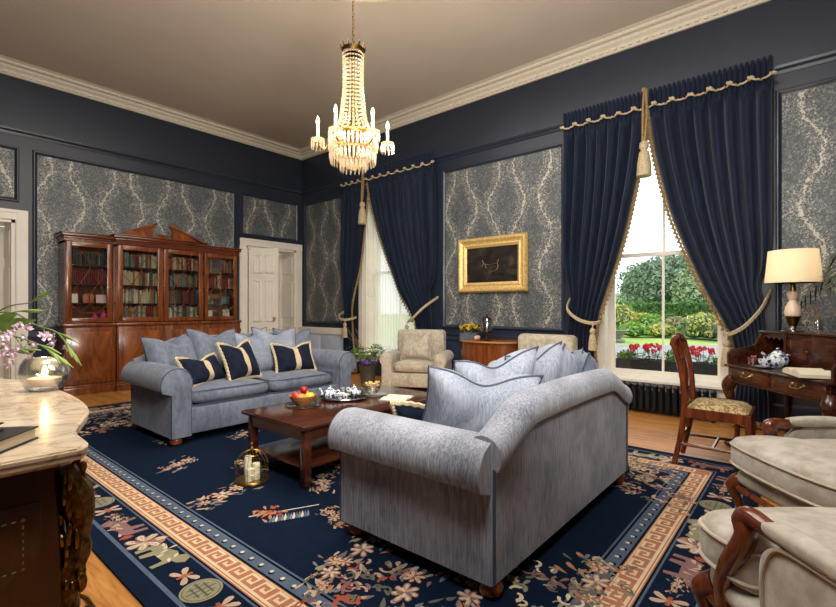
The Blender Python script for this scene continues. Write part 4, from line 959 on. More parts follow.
# ------------------------------------------------------------------ carved armchairs at the right
def bergere(label, loc, rz):
    t = thing('carved_armchair', label, 'armchair', loc, rz, 'carved armchairs'); W2, D2 = .34, .36
    for sx in (-1, 1):
        b = B(); x, y = sx * (W2 - .015), -D2 + .03
        b.tube(spline([(x - sx * .01, y + .01, .26), (x + sx * .018, y - .022, .225), (x + sx * .012, y - .018, .18), (x - sx * .012, y + .01, .08), (x - sx * .006, y + .0, .03), (x + sx * .012, y - .02, .004)], 18), [.045, .046, .044, .040, .036, .032, .029, .026, .023, .021, .019, .018, .017, .018, .02, .023, .024, .02], 10)
        b.build('leg', 'chairw', t)
        b = B(); x, y = sx * (W2 - .04), D2 - .03; b.tube([(x, y - .02, .25), (x, y + .02, .13), (x, y + .06, .0)], [.032, .028, .022], 8); b.build('leg', 'chairw', t)
    # serpentine show-wood rail
    b = B()
    def rail(p, q, bow, drop):
        def f(u, v):
            a = 2 * pi * v; x, y = lerp(p[0], q[0], u), lerp(p[1], q[1], u); dx, dy = q[0] - p[0], q[1] - p[1]; L = sqrt(dx * dx + dy * dy); nx, ny = dy / L, -dx / L
            o = bow * sin(pi * u) + .016 * cos(a); z = .222 + .022 * sin(a) + (drop * (cos(2 * pi * u) * .5 - .5) * -1 if sin(a) < 0 else 0); return (x + nx * o, y + ny * o, z)
        b.grid(20, 10, f, cv=True)
    rail((-W2 + .01, -D2 + .01), (W2 - .01, -D2 + .01), .03, .02); rail((W2, -D2 + .02), (W2 - .03, D2), .01, .02); rail((-W2 + .03, D2), (-W2, -D2 + .02), .01, .02)
    b.build('seat_rail', 'chairw', t)
    b = B(); rbox(b, (0, -.005, .285), (2 * W2 + .03, 2 * D2 + .03, .12), .1); b.build('seat_upholstery', 'taupe', t, 180)
    # T-shaped loose cushion
    b = B(); outl = [(-.28, .30), (-.29, .1), (-.29, -.10), (-.34, -.15), (-.365, -.22), (-.365, -.31), (-.33, -.375), (-.2, -.405), (0, -.415), (.2, -.405), (.33, -.375), (.365, -.31), (.365, -.22), (.34, -.15), (.29, -.10), (.29, .1), (.28, .30)]
    out = spline([(p[0], p[1], 0) for p in outl + [outl[0]]], 80)[:-1]; n = len(out)
    prof = [(.0, .0), (.8, .0), (.955, .008), (.985, .028), (1.0, .06), (1.0, .115), (.985, .15), (.955, .168), (.85, .185), (.5, .205), (.0, .21)]
    b.add([(p.x * k, -.05 + (p.y + .05) * k, .328 + z * .95) for p in out for k, z in prof], [(i * 11 + j, ((i + 1) % n) * 11 + j, ((i + 1) % n) * 11 + j + 1, i * 11 + j + 1) for i in range(n) for j in range(10)])
    c = b.build('seat_cushion', 'taupe', t, 180)
    b = B(); b.tube([(p.x, p.y, .328 + .135 * .95) for p in out], .0065, 6, True); b.tube([(p.x, p.y, .328 + .03 * .95) for p in out], .0065, 6, True); b.build('piping', 'taupep', c)
    for sx in (-1, 1):
        x = sx * .325
        b = B(); b.tube(spline([(x + sx * .01, -.245, .22), (x + sx * .016, -.245, .30), (x + sx * .02, -.205, .39), (x + sx * .018, -.165, .46), (x + sx * .01, -.15, .51), (x, -.168, .545), (x, -.14, .566), (x, -.08, .564), (x, .0, .56)], 30), [.03] * 4 + [.031, .032, .033, .034, .034, .034, .033, .033, .032, .032, .032, .033, .034, .036, .037, .036, .034, .032, .03, .029, .028, .027, .026, .025, .024, .023], 12)
        a = b.build('arm_frame', 'chairw', t); b = B(); b.tube([(x, .24, .56), (x, .31, .57), (x, .35, .58)], [.022, .026, .03], 8); b.build('arm_joint', 'chairw', a)
        b = B(); rbox(b, (x, .09, .575), (.07, .32, .045), .35); b.build('arm_pad', 'taupe', a, 180)
        b = B(); rbox(b, (x + sx * .0, .13, .41), (.05, .44, .28), .0); sp = b.build('side_panel', 'taupe', t, 180)
        b = B(); b.tube(spline([(x + sx * .022, -.06, .30), (x + sx * .026, -.065, .42), (x + sx * .024, -.03, .52), (x + sx * .022, .05, .545), (x + sx * .022, .3, .545)], 20), .006, 6); b.build('piping', 'taupep', sp)
    b = B(); MB_ = Matrix.Translation((0, .33, .36)) @ Matrix.Rotation(R(-12), 4, 'X'); rbox(b, (0, .0, .30), (.64, .11, .62), 0, M=MB_); b.build('back_upholstery', 'taupe', t, 180)
    b = B(); pts = [(-.33, .02, -.02), (-.335, .02, .3), (-.31, .02, .52), (-.2, .02, .63), (0, .02, .67), (.2, .02, .63), (.31, .02, .52), (.335, .02, .3), (.33, .02, -.02)]
    b.tube(spline(pts, 40), .026, 8, M=MB_); b.build('back_frame', 'chairw', t)
    return t
x, y = rf(2.09, 2.22); bergere('carved taupe armchair beside the writing desk, seat side towards the rug', (x, y, .003), 220.3)
x, y = rf(1.33, 1.26); bergere('carved taupe armchair at the lower right corner, nearest the camera', (x, y, .003), 130.3)

# ------------------------------------------------------------------ dining chair at the desk
t = thing('dining_chair', 'mahogany side chair with gold damask seat pulled up to the writing desk', 'chair', (4.15, .54, RUGZ), 1)
b = B()
for sx in (-1, 1):
    b.tube(spline([(sx * .17, .27, .0), (sx * .168, .22, .25), (sx * .17, .20, .46), (sx * .19, .215, .70), (sx * .215, .27, .93)], 18), [.019] * 4 + [.021] * 5 + [.02] * 9, 6, flat=1.25).build('back_leg', 'chairw', t) if False else None
for sx in (-1, 1):
    bb = B(); bb.tube(spline([(sx * .17, .27, .0), (sx * .168, .22, .25), (sx * .17, .20, .46), (sx * .19, .215, .70), (sx * .215, .27, .93)], 18), [.019] * 4 + [.022] * 5 + [.021] * 9, 8); bb.build('back_leg', 'chairw', t)
    bb = B(); bb.span(sx * .205 - .018, sx * .205 + .018, -.215, -.179, 0, .44, .003); bb.build('front_leg', 'chairw', t)
    bb = B(); bb.tube([(sx * .19, -.19, .16), (sx * .17, .23, .16)], .0125, 6); bb.build('stretcher', 'chairw', t)
bb = B(); bb.tube([(-.18, .02, .16), (.18, .02, .16)], .012, 6); bb.build('stretcher', 'chairw', t)
bb = B(); bb.tube([(-.17, .225, .22), (.17, .225, .22)], .012, 6); bb.build('stretcher', 'chairw', t)
bb = B(); bb.prism([(-.22, -.215), (.22, -.215), (.185, .215), (-.185, .215)], .37, .44); bb.build('seat_frame', 'chairw', t, 20)
bb = B(); bb.grid(16, 12, lambda u, v: (lerp(-.205, .205, u) * lerp(1, .84, v), lerp(-.2, .19, v), .438 + .05 * (max(0, 1 - (2 * u - 1) ** 4) * max(0, 1 - (2 * v - 1) ** 4)) ** .5)); bb.build('seat', 'damaskseat', t, 180)
bb = B(); bb.tube(spline([(-.225, .268, .915), (-.12, .275, .955), (-.06, .272, .94), (0, .275, .975), (.06, .272, .94), (.12, .275, .955), (.225, .268, .915)], 28), .022, 8); bb.build('top_rail', 'chairw', t)
bb = B()
for q in (-1, -.35, .35, 1): bb.tube(spline([(q * .045, .21, .46), (q * .03, .212, .55), (q * .075, .222, .68), (q * .05, .24, .8), (q * .08, .27, .94)], 16), .0095, 6)
for z, yy in ((.56, .213), (.80, .24)): bb.tube([(-.07, yy, z), (.07, yy, z)], .012, 6)
bb.span(-.09, .09, .195, .22, .44, .47); bb.build('splat', 'chairw', t)

# ------------------------------------------------------------------ writing desk
t = thing('writing_desk', 'mahogany writing desk with gadrooned edge, brass handled drawers and a pigeonhole gallery', 'desk', (*rf(2.95, 3.53), .003), 220.3)
W2, D2, ZD = .52, .28, .715
b = B(); b.span(-W2 + .02, W2 - .02, -D2 + .02, D2 - .01, .575, ZD - .02); b.build('carcase', 'deskw', t)
b = B(); b.span(-W2, W2, -D2, D2, ZD - .022, ZD, .006); b.build('desk_top', 'deskw', t)
B().span(-W2 + .07, W2 - .07, -D2 + .04, .0, ZD, ZD + .002).build('leather_writing_surface', P('green_black_leather', C(40, 46, 40), C(30, 34, 30), .4), t, 0)
b = B()
for k in range(52):
    x = -W2 + .01 + (2 * W2 - .02) * k / 51
    b.ball((x, -D2 - .002, ZD - .011), (.0115, .008, .011), 6, 5)
for sx in (-1, 1):
    for k in range(26): b.ball((sx * W2, -D2 + .01 + k * .021, ZD - .011), (.008, .0115, .011), 6, 5)
b.build('gadrooning', 'deskw', t)
b = B()
for k in range(52): b.ball((-W2 + .01 + (2 * W2 - .02) * k / 51, -D2 + .018, .570), (.0115, .008, .008), 6, 4)
b.build('lower_beading', 'deskw', t)
for sx in (-1, 1):
    b = B(); x0 = sx * .252; b.span(x0 - .225, x0 + .225, -D2 + .008, -D2 + .025, .59, ZD - .035, .003); b.span(x0 - .232, x0 + .232, -D2 + .013, -D2 + .025, .583, ZD - .028); d = b.build('drawer', 'deskw', t)
    b = B(); pts = [(x0 - .05, -D2 + .002, .655), (x0 - .042, -D2 - .016, .640), (x0 - .02, -D2 - .02, .628), (x0, -D2 - .02, .634), (x0 + .02, -D2 - .02, .628), (x0 + .042, -D2 - .016, .640), (x0 + .05, -D2 + .002, .655)]
    b.tube(spline(pts, 20), .0045, 6)
    for q in (-.05, .05): b.lathe([(.014, 0), (.010, .004), (.004, .008)], 10, M=Matrix.Translation((x0 + q, -D2 + .007, .655)) @ Matrix.Rotation(R(90), 4, 'X'))
    b.build('swan_neck_handle', 'brass', d)
    for sy in (-1, 1):
        b = B(); x, y = sx * (W2 - .05), sy * (D2 - .05)
        b.tube(spline([(x, y, .60), (x + sx * .03, y + sy * .03, .53), (x + sx * .02, y + sy * .02, .42), (x - sx * .012, y - sy * .012, .22), (x - sx * .012, y - sy * .012, .08), (x + sx * .02, y + sy * .02, .03)], 20), [.05, .052, .055, .055, .052, .046, .040, .035, .031, .028, .025, .023, .021, .02, .019, .019, .02, .024, .03, .032], 10)
        b.ball((x + sx * .025, y + sy * .025, .028), (.04, .04, .028), 10, 8); b.build('leg', 'deskw', t)
# gallery: sides sweep up to the pigeonhole case
yF = .03; ZG = 1.005
for sx in (-1, 1):
    pl = [(-D2 + .02, ZD), (-D2 + .02, ZD + .09), (-D2 + .05, ZD + .125), (-D2 + .14, ZD + .135), (yF - .06, ZD + .16), (yF, ZG - .03), (yF + .05, ZG), (D2, ZG), (D2, ZD)]
    b = B(); b.prism(pl, sx * W2 - (.02 if sx > 0 else 0), sx * W2 + (.02 if sx < 0 else 0), 'x'); b.build('gallery_side', 'deskw', t, 20)
b = B(); b.span(-W2 + .02, W2 - .02, D2 - .015, D2, ZD, ZG - .015); b.span(-W2 - .008, W2 + .008, yF - .012, D2 + .01, ZG - .016, ZG, .005)
for x in (-.26, -.235, .0, .235, .26): b.span(x - .006, x + .006, yF + .01, D2 - .01, ZD, ZG - .015)
b.span(-.5, .5, yF + .01, D2 - .01, ZD, ZD + .012)
b.build('pigeonhole_case', 'deskw', t)
for x0, x1 in ((-.5, -.265), (.265, .5)):
    n = 4; b = B(); pts = [(x0, ZG - .016)]
    for k in range(n * 6 + 1): pts.append((lerp(x0, x1, k / (n * 6)), ZG - .075 + .02 * abs(sin(pi * k / 6))))
    pts.append((x1, ZG - .016)); b.prism(pts, yF + .015, yF + .025, 'y'); b.build('pigeonhole_arcade', 'deskw', t, 20)
b = B(); b.span(-.23, -.005, yF + .008, yF + .024, ZD + .012, ZG - .02, .003); b.span(-.2, -.035, yF + .002, yF + .01, ZD + .05, ZG - .06, .003); dd = b.build('cupboard_door', 'deskw', t)
b = B(); b.ball((-.03, yF - .004, .86), .009, 8, 6); b.build('knob', 'brass', dd)
b = B(); b.span(.005, .23, yF + .008, yF + .024, ZD + .012, ZG - .02, .003); b.span(.035, .2, yF + .002, yF + .01, ZD + .05, ZG - .06, .003); dd = b.build('cupboard_door', 'deskw', t)
for x in (-.25, .25): b = B(); b.lathe([(.012, ZD + .01), (.016, ZD + .04), (.011, ZD + .06), (.017, ZD + .12), (.012, ZD + .17), (.011, ZD + .2), (.017, ZD + .24), (.015, ZG - .02)], 12, (x, yF + .005, 0)); b.build('turned_column', 'deskw', t)
# on the desk
DKZ = .003 + ZD + .003
lp_ = thing('table_lamp', 'lit table lamp with cream drum shade and pale waisted base on the desk gallery', 'lamp', (*rf(.806 * 3.80, 3.80), ZG + .0045), 0)
B().lathe([(.0, 0), (.075, 0), (.076, .01), (.03, .018), (.022, .03), (.026, .04)], 24).build('foot', 'silver', lp_)
B().lathe([(.026, .04), (.042, .085), (.05, .12), (.05, .125)], 20).build('dark_cone', 'darkbrass', lp_)
B().lathe([(.05, .125), (.058, .15), (.05, .20), (.028, .245), (.024, .255), (.034, .275), (.042, .305), (.036, .325), (.02, .33)], 24).build('alabaster_stem', P('alabaster', C(238, 214, 190), C(226, 196, 170), .3, Subsurface_Weight=.2), lp_)
B().lathe([(.024, .33), (.02, .36), (.012, .42), (.012, .47)], 16).build('lamp_holder', 'brass', lp_)
h = NT('lamp_shade_linen'); d_ = h.n('ShaderNodeBsdfDiffuse'); d_.inputs[0].default_value = C(244, 234, 214); tr_ = h.n('ShaderNodeBsdfTranslucent'); tr_.inputs[0].default_value = C(255, 246, 228); mx = h.n('ShaderNodeMixShader'); mx.inputs[0].default_value = .55
h.l(d_.outputs[0], mx.inputs[1]); h.l(tr_.outputs[0], mx.inputs[2]); h.l(mx.outputs[0], h.out.inputs['Surface']); MT['shade'] = h.m
sh = B().lathe([(.188, .395), (.188, .397), (.165, .66), (.163, .66), (.185, .396), (.188, .395)], 40).build('lamp_shade', 'shade', lp_)
b = B(); b.tube([(-.164, 0, .65), (.164, 0, .65)], .003, 5); b.tube([(0, -.164, .65), (0, .164, .65)], .003, 5); b.tube([(0, 0, .47), (0, 0, .655)], .003, 5); b.build('shade_spider', 'brass', lp_)
B().lathe([(.012, .47), (.016, .48), (.022, .505), (.016, .525), (0, .53)], 14).build('bulb', emit('lamp_bulb_glow', (1, .78, .5, 1), 12), lp_)
l = bpy.data.lights.new('table_lamp_light', 'POINT'); l.energy = 9; l.color = (1, .88, .7); l.shadow_soft_size = .035
o = bpy.data.objects.new('table_lamp_light', l); COL.objects.link(o); o.location = (lp_.location.x, lp_.location.y, lp_.location.z + .585)
def dk(u, v, z=DKZ): return (*at(u, v, z), z)
teapot((*rf(2.91, 3.76), DKZ), HEAD - 90, 1.18, 'white teapot with blue pattern on the writing desk')
cup((*rf(2.765, 3.71), DKZ), 30, 1.05, 'blue and white cup and saucer at the front of the desk')
q = (*rf(2.76, 3.84), DKZ); t = thing('berry_glass', 'small glass of red berries beside the teapot on the desk', 'berries', q)
B().lathe([(.022, 0), (.03, .04), (.034, .07), (.032, .07), (.028, .04), (0, .006)], 16).build('glass', 'bowlglass', t)
b = B(); r4 = random.Random(4)
for k in range(26): a, rr_, z = r4.uniform(0, 6.3), .026 * r4.random() ** .5, r4.uniform(.015, .085); b.ball((rr_ * cos(a), rr_ * sin(a), z), .0085, 7, 5)
b.build('berries', P('berry_red', C(150, 40, 36), C(180, 80, 60), .3, scale=(60, 60, 60)), t)
# open books, stacked
def open_book(loc, rz, w_, d_, lab):
    t = thing('open_book', lab, 'book', loc, rz, 'books on the desk')
    b = B(); b.span(-w_, w_, -d_ / 2 - .004, d_ / 2 + .004, 0, .004); b.build('cover', 'darkw', t, 0)
    for sg in (-1, 1):
        b = B(); prof = [(0, .02)] + [(sg * w_ * .97 * k / 8, .02 + .03 * sin(pi * min(1, .18 + .82 * k / 8)) ** .8) for k in range(1, 8)] + [(sg * w_ * .97, .026), (sg * w_ * .985, .004), (0, .004)]
        b.prism(prof, -d_ / 2, d_ / 2, 'y'); b.build('page_block', 'paper', t, 50)
q = dk(808, 376); open_book((q[0], q[1], q[2]), 200, .16, .2, 'open book with cream pages at the right end of the desk')
# glass pot of dried stems on the gallery
q = at(818, 332, ZG + .004); t = thing('reed_jar', 'small glass jar with dried stems on the desk gallery, right of the lamp', 'jar', (*q, ZG + .0045))
B().lathe([(.03, 0), (.034, .01), (.034, .07), (.026, .085), (.026, .095), (.023, .095), (.023, .085), (.03, .068), (.03, .012), (0, .008)], 18).build('jar', 'bowlglass', t)
b = B()
for k in range(12):
    a = r4.uniform(0, 6.3); s_ = r4.uniform(.03, .14); b.tube(spline([(0, 0, .015), (.01 * cos(a), .01 * sin(a), .1), (s_ * cos(a), s_ * sin(a), r4.uniform(.16, .26))], 6), .0014, 4)
b.build('dried_stems', 'fringe', t)
# palm in a pot behind the desk
t = thing('potted_palm', 'palm with drooping fronds behind the desk at the right edge', 'plant', (4.85, -.62, .001))
B().lathe([(.16, 0), (.2, .36), (.215, .38), (.19, .38), (.17, .3), (0, .3)], 24).build('pot', 'zinc', t)
b = B(); r5 = random.Random(8); lf = B()
for k in range(15):
    a = 2 * pi * k / 15 + r5.uniform(-.2, .2); L = r5.uniform(.5, .85); h0 = r5.uniform(1.35, 1.75); el = r5.uniform(.1, .9)
    pts = spline([(0, 0, .3), (.03 * cos(a), .03 * sin(a), h0 * .8), (.3 * L * cos(a), .3 * L * sin(a), h0 + .25 * el), (.75 * L * cos(a), .75 * L * sin(a), h0 + .2 * el), (L * cos(a), L * sin(a), h0 - .15)], 22)
    b.tube(pts, [.006 - .0045 * i / 21 for i in range(22)], 5)
    for i in range(9, 22):
        p = Vector(pts[i]); dr = (Vector(pts[min(i + 1, 21)]) - Vector(pts[i - 1])).normalized(); sd = dr.cross(Vector((0, 0, 1))).normalized()
        for sg in (-1, 1):
            l_ = .24 * sin(pi * min(1, (i - 7) / 15) ** .7) + .05; tip = p + (sd * sg * .8 + dr * .55 + Vector((0, 0, -.35))) * l_; mid = p.lerp(tip, .45) + Vector((0, 0, .015)); wv = dr * .011
            lf.add([p, mid + wv, tip, mid - wv], [(0, 1, 2, 3)])
b.build('stems', 'stem', t); lf.build('fronds', 'palm', t, 0, recalc=False)
# ------------------------------------------------------------------ marble-topped commode at the left
t = thing('commode', 'serpentine dark wood commode with cream marble top and gilt mounts at lower left', 'commode', (.02, 2.05, .002))
LW = .84
def front(v):      # v: -1..1 along the length; returns the x of the serpentine front
    return float(np.interp(abs(v), [0, .15, .29, .4, .51, .60, .69, .735, .78, .83, .9, .96, 1], [.432, .430, .423, .412, .395, .366, .335, .318, .305, .299, .297, .294, .272])) - .03
def outline(off, n=70):
    pts = []
    for k in range(n + 1):
        v = -1 + 2 * k / n; pts.append((front(v) + off, v * (LW + off)))
    return pts + [(-.2, LW + off - .01), (-.2, -LW - off + .01)]
b = B()
for (o, z0, z1) in ((.012, .868, .878), (.028, .878, .89), (.03, .89, .897)): b.prism(outline(o), z0, z1)
b.prism(outline(.022), .897, .9); b.build('marble_top', 'marble', t, 30)
def body(u, v):
    z = lerp(.12, .868, v); bulge = .02 * sin(pi * v) - .02 * (1 - v)
    o = outline(bulge - .012); return (*o[min(len(o) - 1, int(round(u * len(o)))) % len(o)], z)
n = len(outline(0)); b = B(); b.grid(n, 14, lambda u, v: (lambda o: (*o[int(round(u * n)) % n], lerp(.12, .868, v)))(outline(.02 * sin(pi * v) - .02 * (1 - v) - .012)), cu=True)
b.poly([(x, y, .12) for x, y in outline(-.032)]); b.build('carcase', 'commode', t, 30)
# end panels with dotted inlay facing the camera
yE = -LW + .012
for (z0, z1, nm) in ((.64, .80, 'end_drawer_panel'), (.2, .56, 'end_panel')):
    b = B(); b.span(-.14, .21, yE - .008, yE + .012, z0, z1, .004); ep = b.build(nm, 'commode', t)
    b = B(); m = .03; k = 0
    for (xa, za, xb, zb) in ((-.14 + m, z0 + m, .21 - m, z0 + m), (-.14 + m, z1 - m, .21 - m, z1 - m), (-.14 + m, z0 + m, -.14 + m, z1 - m), (.21 - m, z0 + m, .21 - m, z1 - m)):
        L = abs(xb - xa) + abs(zb - za); c_ = int(L / .014)
        for i in range(c_ + 1): x, z = lerp(xa, xb, i / c_), lerp(za, zb, i / c_); b.box((x, yE - .0082, z), (.007 if xa != xb else .003, .0016, .003 if xa != xb else .007))
    b.build('dotted_inlay', 'fringe', ep)
for k in (-1, 0, 1):
    for z0, z1 in ((.64, .82), (.18, .6)):
        b = B(); b.grid(14, 2, lambda u, v: (front((k * .6 + lerp(-.27, .27, u))) + .0 + (.012 if z0 < .6 else .0), (k * .6 + lerp(-.27, .27, u)) * LW, lerp(z0, z1, v)))
        dr = b.build('drawer_front', 'commode', t, 60); d = dr.modifiers.new('s', 'SOLIDIFY'); d.thickness = .012
        b = B(); yy = k * .6 * LW; xx = front(k * .6) + .02; b.tube([(xx, yy - .05, (z0 + z1) / 2), (xx + .025, yy - .03, (z0 + z1) / 2 - .02), (xx + .025, yy + .03, (z0 + z1) / 2 - .02), (xx, yy + .05, (z0 + z1) / 2)], .005, 6); b.build('handle', 'bronze', dr)
rc = random.Random(2)
for sy in (-1, 1):     # leafy corner mounts running down to the foot
    b = B(); yc = sy * (LW - .03); xc = front(.93) + .0
    b.tube(spline([(xc - .01, yc, .85), (xc + .015, yc, .76), (xc + .012, yc, .68), (xc - .005, yc, .6), (xc - .012, yc, .4), (xc - .02, yc, .2), (xc - .01, yc + sy * .01, .02)], 24), [.018, .022, .03, .033, .03, .028, .024, .022, .03, .032, .03, .026, .022, .02, .018, .017, .016, .016, .015, .015, .016, .018, .022, .024], 8)
    for k in range(150):
        z = rc.uniform(.2, .85); a = rc.uniform(0, 6.28); r = .03 if z > .55 else .024
        b.ball((xc - .002 + r * cos(a) * .8, yc + r * sin(a) * .8, z), (rc.uniform(.005, .010), rc.uniform(.005, .010), rc.uniform(.01, .024)), 6, 5)
    b.build('corner_mount', 'bronze', t)
    b = B(); b.span(xc - .05, xc + .0, yc - .025, yc + .025, 0, .13, .008); b.build('foot', 'commode', t)
    b = B(); b.span(-.16, -.11, yc - .025, yc + .025, 0, .13, .008); b.build('foot', 'commode', t)
CZ = .903
# crackle-glass candle bowl
t = thing('candle_bowl', 'round crackle glass bowl with a lit candle on the marble top', 'candle holder', (.41, 2.118, CZ))
B().lathe([(.0, .0), (.04, 0), (.055, .012), (.073, .045), (.076, .065), (.070, .095), (.058, .116), (.056, .117), (.054, .114), (.066, .093), (.071, .065), (.068, .046), (.05, .018), (0, .014)], 36).build('glass_bowl', 'bowlglass', t, 60)
B().lathe([(0, .016), (.038, .016), (.05, .03), (.05, .045), (0, .043)], 20).build('wax', 'wax', t)
B().lathe([(.0, .05), (.007, .058), (.009, .068), (.004, .085), (0, .092)], 10).build('flame', emit('candle_flame', (1, .62, .2, 1), 30), t)
l = bpy.data.lights.new('candle_light', 'POINT'); l.energy = .5; l.color = (1, .6, .25); l.shadow_soft_size = .01
o = bpy.data.objects.new('candle_light', l); COL.objects.link(o); o.location = (.41, 2.118, CZ + .103)
# books on the marble
for k, (x, y, w_, d_, h_, rz, mat, lab) in enumerate(((.10, 1.36, .24, .18, .028, -42, 'black', 'dark hardback book, lower of two on the marble top'), (.065, 1.35, .2, .15, .018, -36, 'black', 'thin black book, upper of two on the marble top'))):
    z = CZ + (.029 if k else 0); tb_ = thing('hardback_book', lab, 'book', (x, y, z), rz, 'books on the commode')
    b = B(); b.span(-w_ / 2, w_ / 2, -d_ / 2, d_ / 2, 0, .003); b.span(-w_ / 2, w_ / 2, -d_ / 2, d_ / 2, h_ - .003, h_); b.span(-w_ / 2, -w_ / 2 + .003, -d_ / 2, d_ / 2, 0, h_); b.build('cover', mat, tb_)
    B().span(-w_ / 2 + .003, w_ / 2 - .005, -d_ / 2 + .004, d_ / 2 - .004, .003, h_ - .003).build('pages', 'paper' if not k else 'paper', tb_)
# orchids in a tall glass
t = thing('orchid_vase', 'pale pink orchid sprays with long green buds arching in from the left edge', 'flowers', (.08, 2.0, CZ))
B().lathe([(.05, 0), (.055, .01), (.045, .1), (.06, .26), (.057, .26), (.042, .1), (0, .015)], 24).build('vase', 'bowlglass', t)
st, pt_, lv = B(), B(), B(); r6 = random.Random(12)
vr = Vector((.6468, -.7627, 0)); vf = Vector((.7627, .6468, 0))
def W(u, v, f): r = (u - 418) / 465 * f; x, y = rf(r, f); return Vector((x - .08, y - 2.0, 1.2 - (v - 308) * f / 465 - CZ))
base = Vector((0, 0, .05)); top = Vector((.01, 0, .26))
for pts, f, fl in (([(-30, 318), (10, 312), (36, 325), (58, 333), (70, 350)], 1.42, 1), ([(-30, 330), (0, 333), (20, 338), (40, 345), (56, 356)], 1.38, 1), ([(-25, 320), (10, 306), (28, 303), (40, 297)], 1.46, 0), ([(-25, 325), (0, 318), (15, 312), (30, 311)], 1.40, 0), ([(-40, 335), (-10, 345), (5, 350), (18, 350)], 1.35, 1)):
    q = [W(u, v, f) for u, v in pts]; sp = spline([base, top] + q, 30); st.tube(sp, [.004 - .0026 * k / 29 for k in range(30)], 5)
    e = sp[-1]; d = (sp[-1] - sp[-4]).normalized()
    lv.tube([e - d * .03, e, e + d * .02, e + d * .045], [.002, .006, .005, .001], 6)
    if fl:
        for k in (24, 26, 28):
            p = sp[k]; dd = (sp[k] - sp[k - 1]).normalized(); sd = dd.cross(Vector((0, 0, 1))).normalized() * (1 if k % 4 else -1); lv.tube([p, p + (dd + sd * .2) * .03, p + (dd + sd * .25 - Vector((0, 0, .1))) * .06], [.002, .005, .001], 6)
        for k in range(13, 25):
            c = sp[k] + Vector((r6.uniform(-.03, .03), r6.uniform(-.03, .03), r6.uniform(-.045, .0))); st.tube([sp[k], c], .0015, 4)
            ax = (-vf + Vector((r6.uniform(-.6, .6), r6.uniform(-.6, .6), r6.uniform(-.3, .5)))).normalized(); q1 = ax.orthogonal().normalized(); q2 = ax.cross(q1)
            for j in range(5):
                a = 2 * pi * j / 5 + r6.random(); d2 = q1 * cos(a) + q2 * sin(a); s2 = ax.cross(d2); L = r6.uniform(.013, .02)
                pt_.add([c, c + d2 * L * .5 + s2 * L * .3 + ax * .004, c + d2 * L + ax * .01, c + d2 * L * .5 - s2 * L * .3 + ax * .004], [(0, 1, 2, 3)])
            pt_.ball(tuple(c + ax * .006), .006, 6, 4)
for (u0, v0, u1, v1, f) in ((-12, 332, 17, 313, 1.36), (-15, 335, 36, 319, 1.4), (-20, 330, 8, 318, 1.44)):
    p, e = W(u0, v0, f), W(u1, v1, f); d = e - p; sd = d.cross(-vf).normalized() * .016
    lv.grid(9, 3, lambda u, v: tuple(p + d * u + sd * (2 * v - 1) * sin(pi * min(1, u * .95 + .03)) + Vector((0, 0, .012 * sin(pi * u) - .004 * (2 * v - 1) ** 2))))
    st.tube([top, p], .003, 5)
st.build('stems', 'stem', t); pt_.build('petals', 'petal', t, 180, recalc=False); lv.build('leaves_and_buds', P('orchid_bud_green', C(140, 160, 76), C(78, 110, 48), .5, scale=(12, 12, 12)), t, 60, recalc=False)

# ------------------------------------------------------------------ chandelier
CX, CY = 2.67, 2.99
t = thing('chandelier', 'lit crystal chandelier with candle arms hanging from the ceiling', 'chandelier', (CX, CY, 0))
b = B()
for k in range(32):
    z = 3.44 + k * .031; m = Matrix.Translation((0, 0, z + .015)) @ Matrix.Rotation(R(90 * (k % 2)), 4, 'Z') @ Matrix.Rotation(R(90), 4, 'X')
    b.tube([(.011 * cos(a), .021 * sin(a), 0) for a in [2 * pi * j / 10 for j in range(10)]], .0035, 5, True, M=m)
b.lathe([(.0, 4.44), (.06, 4.435), (.05, 4.41), (.012, 4.39)], 16); b.build('chain', 'darkbrass', t)
b = B(); b.lathe([(.075, 3.36), (.09, 3.37), (.09, 3.385), (.1, 3.40), (.1, 3.405), (.07, 3.405), (.07, 3.36), (.075, 3.36)], 24); b.lathe([(.0, 3.39), (.07, 3.40), (.02, 3.44), (.0, 3.46)], 12)
for k in range(14): a = 2 * pi * k / 14; b.tube([(.095 * cos(a), .095 * sin(a), 3.40), (.11 * cos(a), .11 * sin(a), 3.43), (.105 * cos(a), .105 * sin(a), 3.445)], [.008, .006, .002], 5)
b.build('crown', 'darkbrass', t)
b = B(); b.lathe([(.012, 2.45), (.012, 3.38)], 8); b.lathe([(.0, 2.62), (.04, 2.63), (.05, 2.66), (.02, 2.70)], 12); b.build('stem', 'brass', t)
b = B(); b.tube([(.195 * cos(a), .195 * sin(a), 2.66) for a in [2 * pi * j / 40 for j in range(40)]], .012, 6, True, flat=1.6)
b.tube([(.17 * cos(a), .17 * sin(a), 2.53) for a in [2 * pi * j / 32 for j in range(32)]], .006, 5, True)
for k in range(6): a = 2 * pi * k / 6; b.tube([(.01 * cos(a), .01 * sin(a), 2.66), (.195 * cos(a), .195 * sin(a), 2.66)], .006, 5)
b.build('ring', 'brass', t)
def beadchain(b, pts, step, r):
    L = 0; P_ = [Vector(p) for p in pts]
    for i in range(len(P_) - 1):
        d = (P_[i + 1] - P_[i]).length
        while L < d:
            c = P_[i].lerp(P_[i + 1], L / d); b.lathe([(0, -r * 1.1), (r, -r * .2), (r, r * .3), (0, r * 1.1)], 6, tuple(c)); L += step
        L -= d
for k in range(22):
    a = 2 * pi * k / 22; b = B(); beadchain(b, spline([(.085 * cos(a), .085 * sin(a), 3.36), (.083 * cos(a), .083 * sin(a), 3.1), (.10 * cos(a), .10 * sin(a), 2.9), (.125 * cos(a), .125 * sin(a), 2.77), (.19 * cos(a), .19 * sin(a), 2.67)], 24), .034, .0105)
    b.build('bead_strand', 'crystal', t, 0)
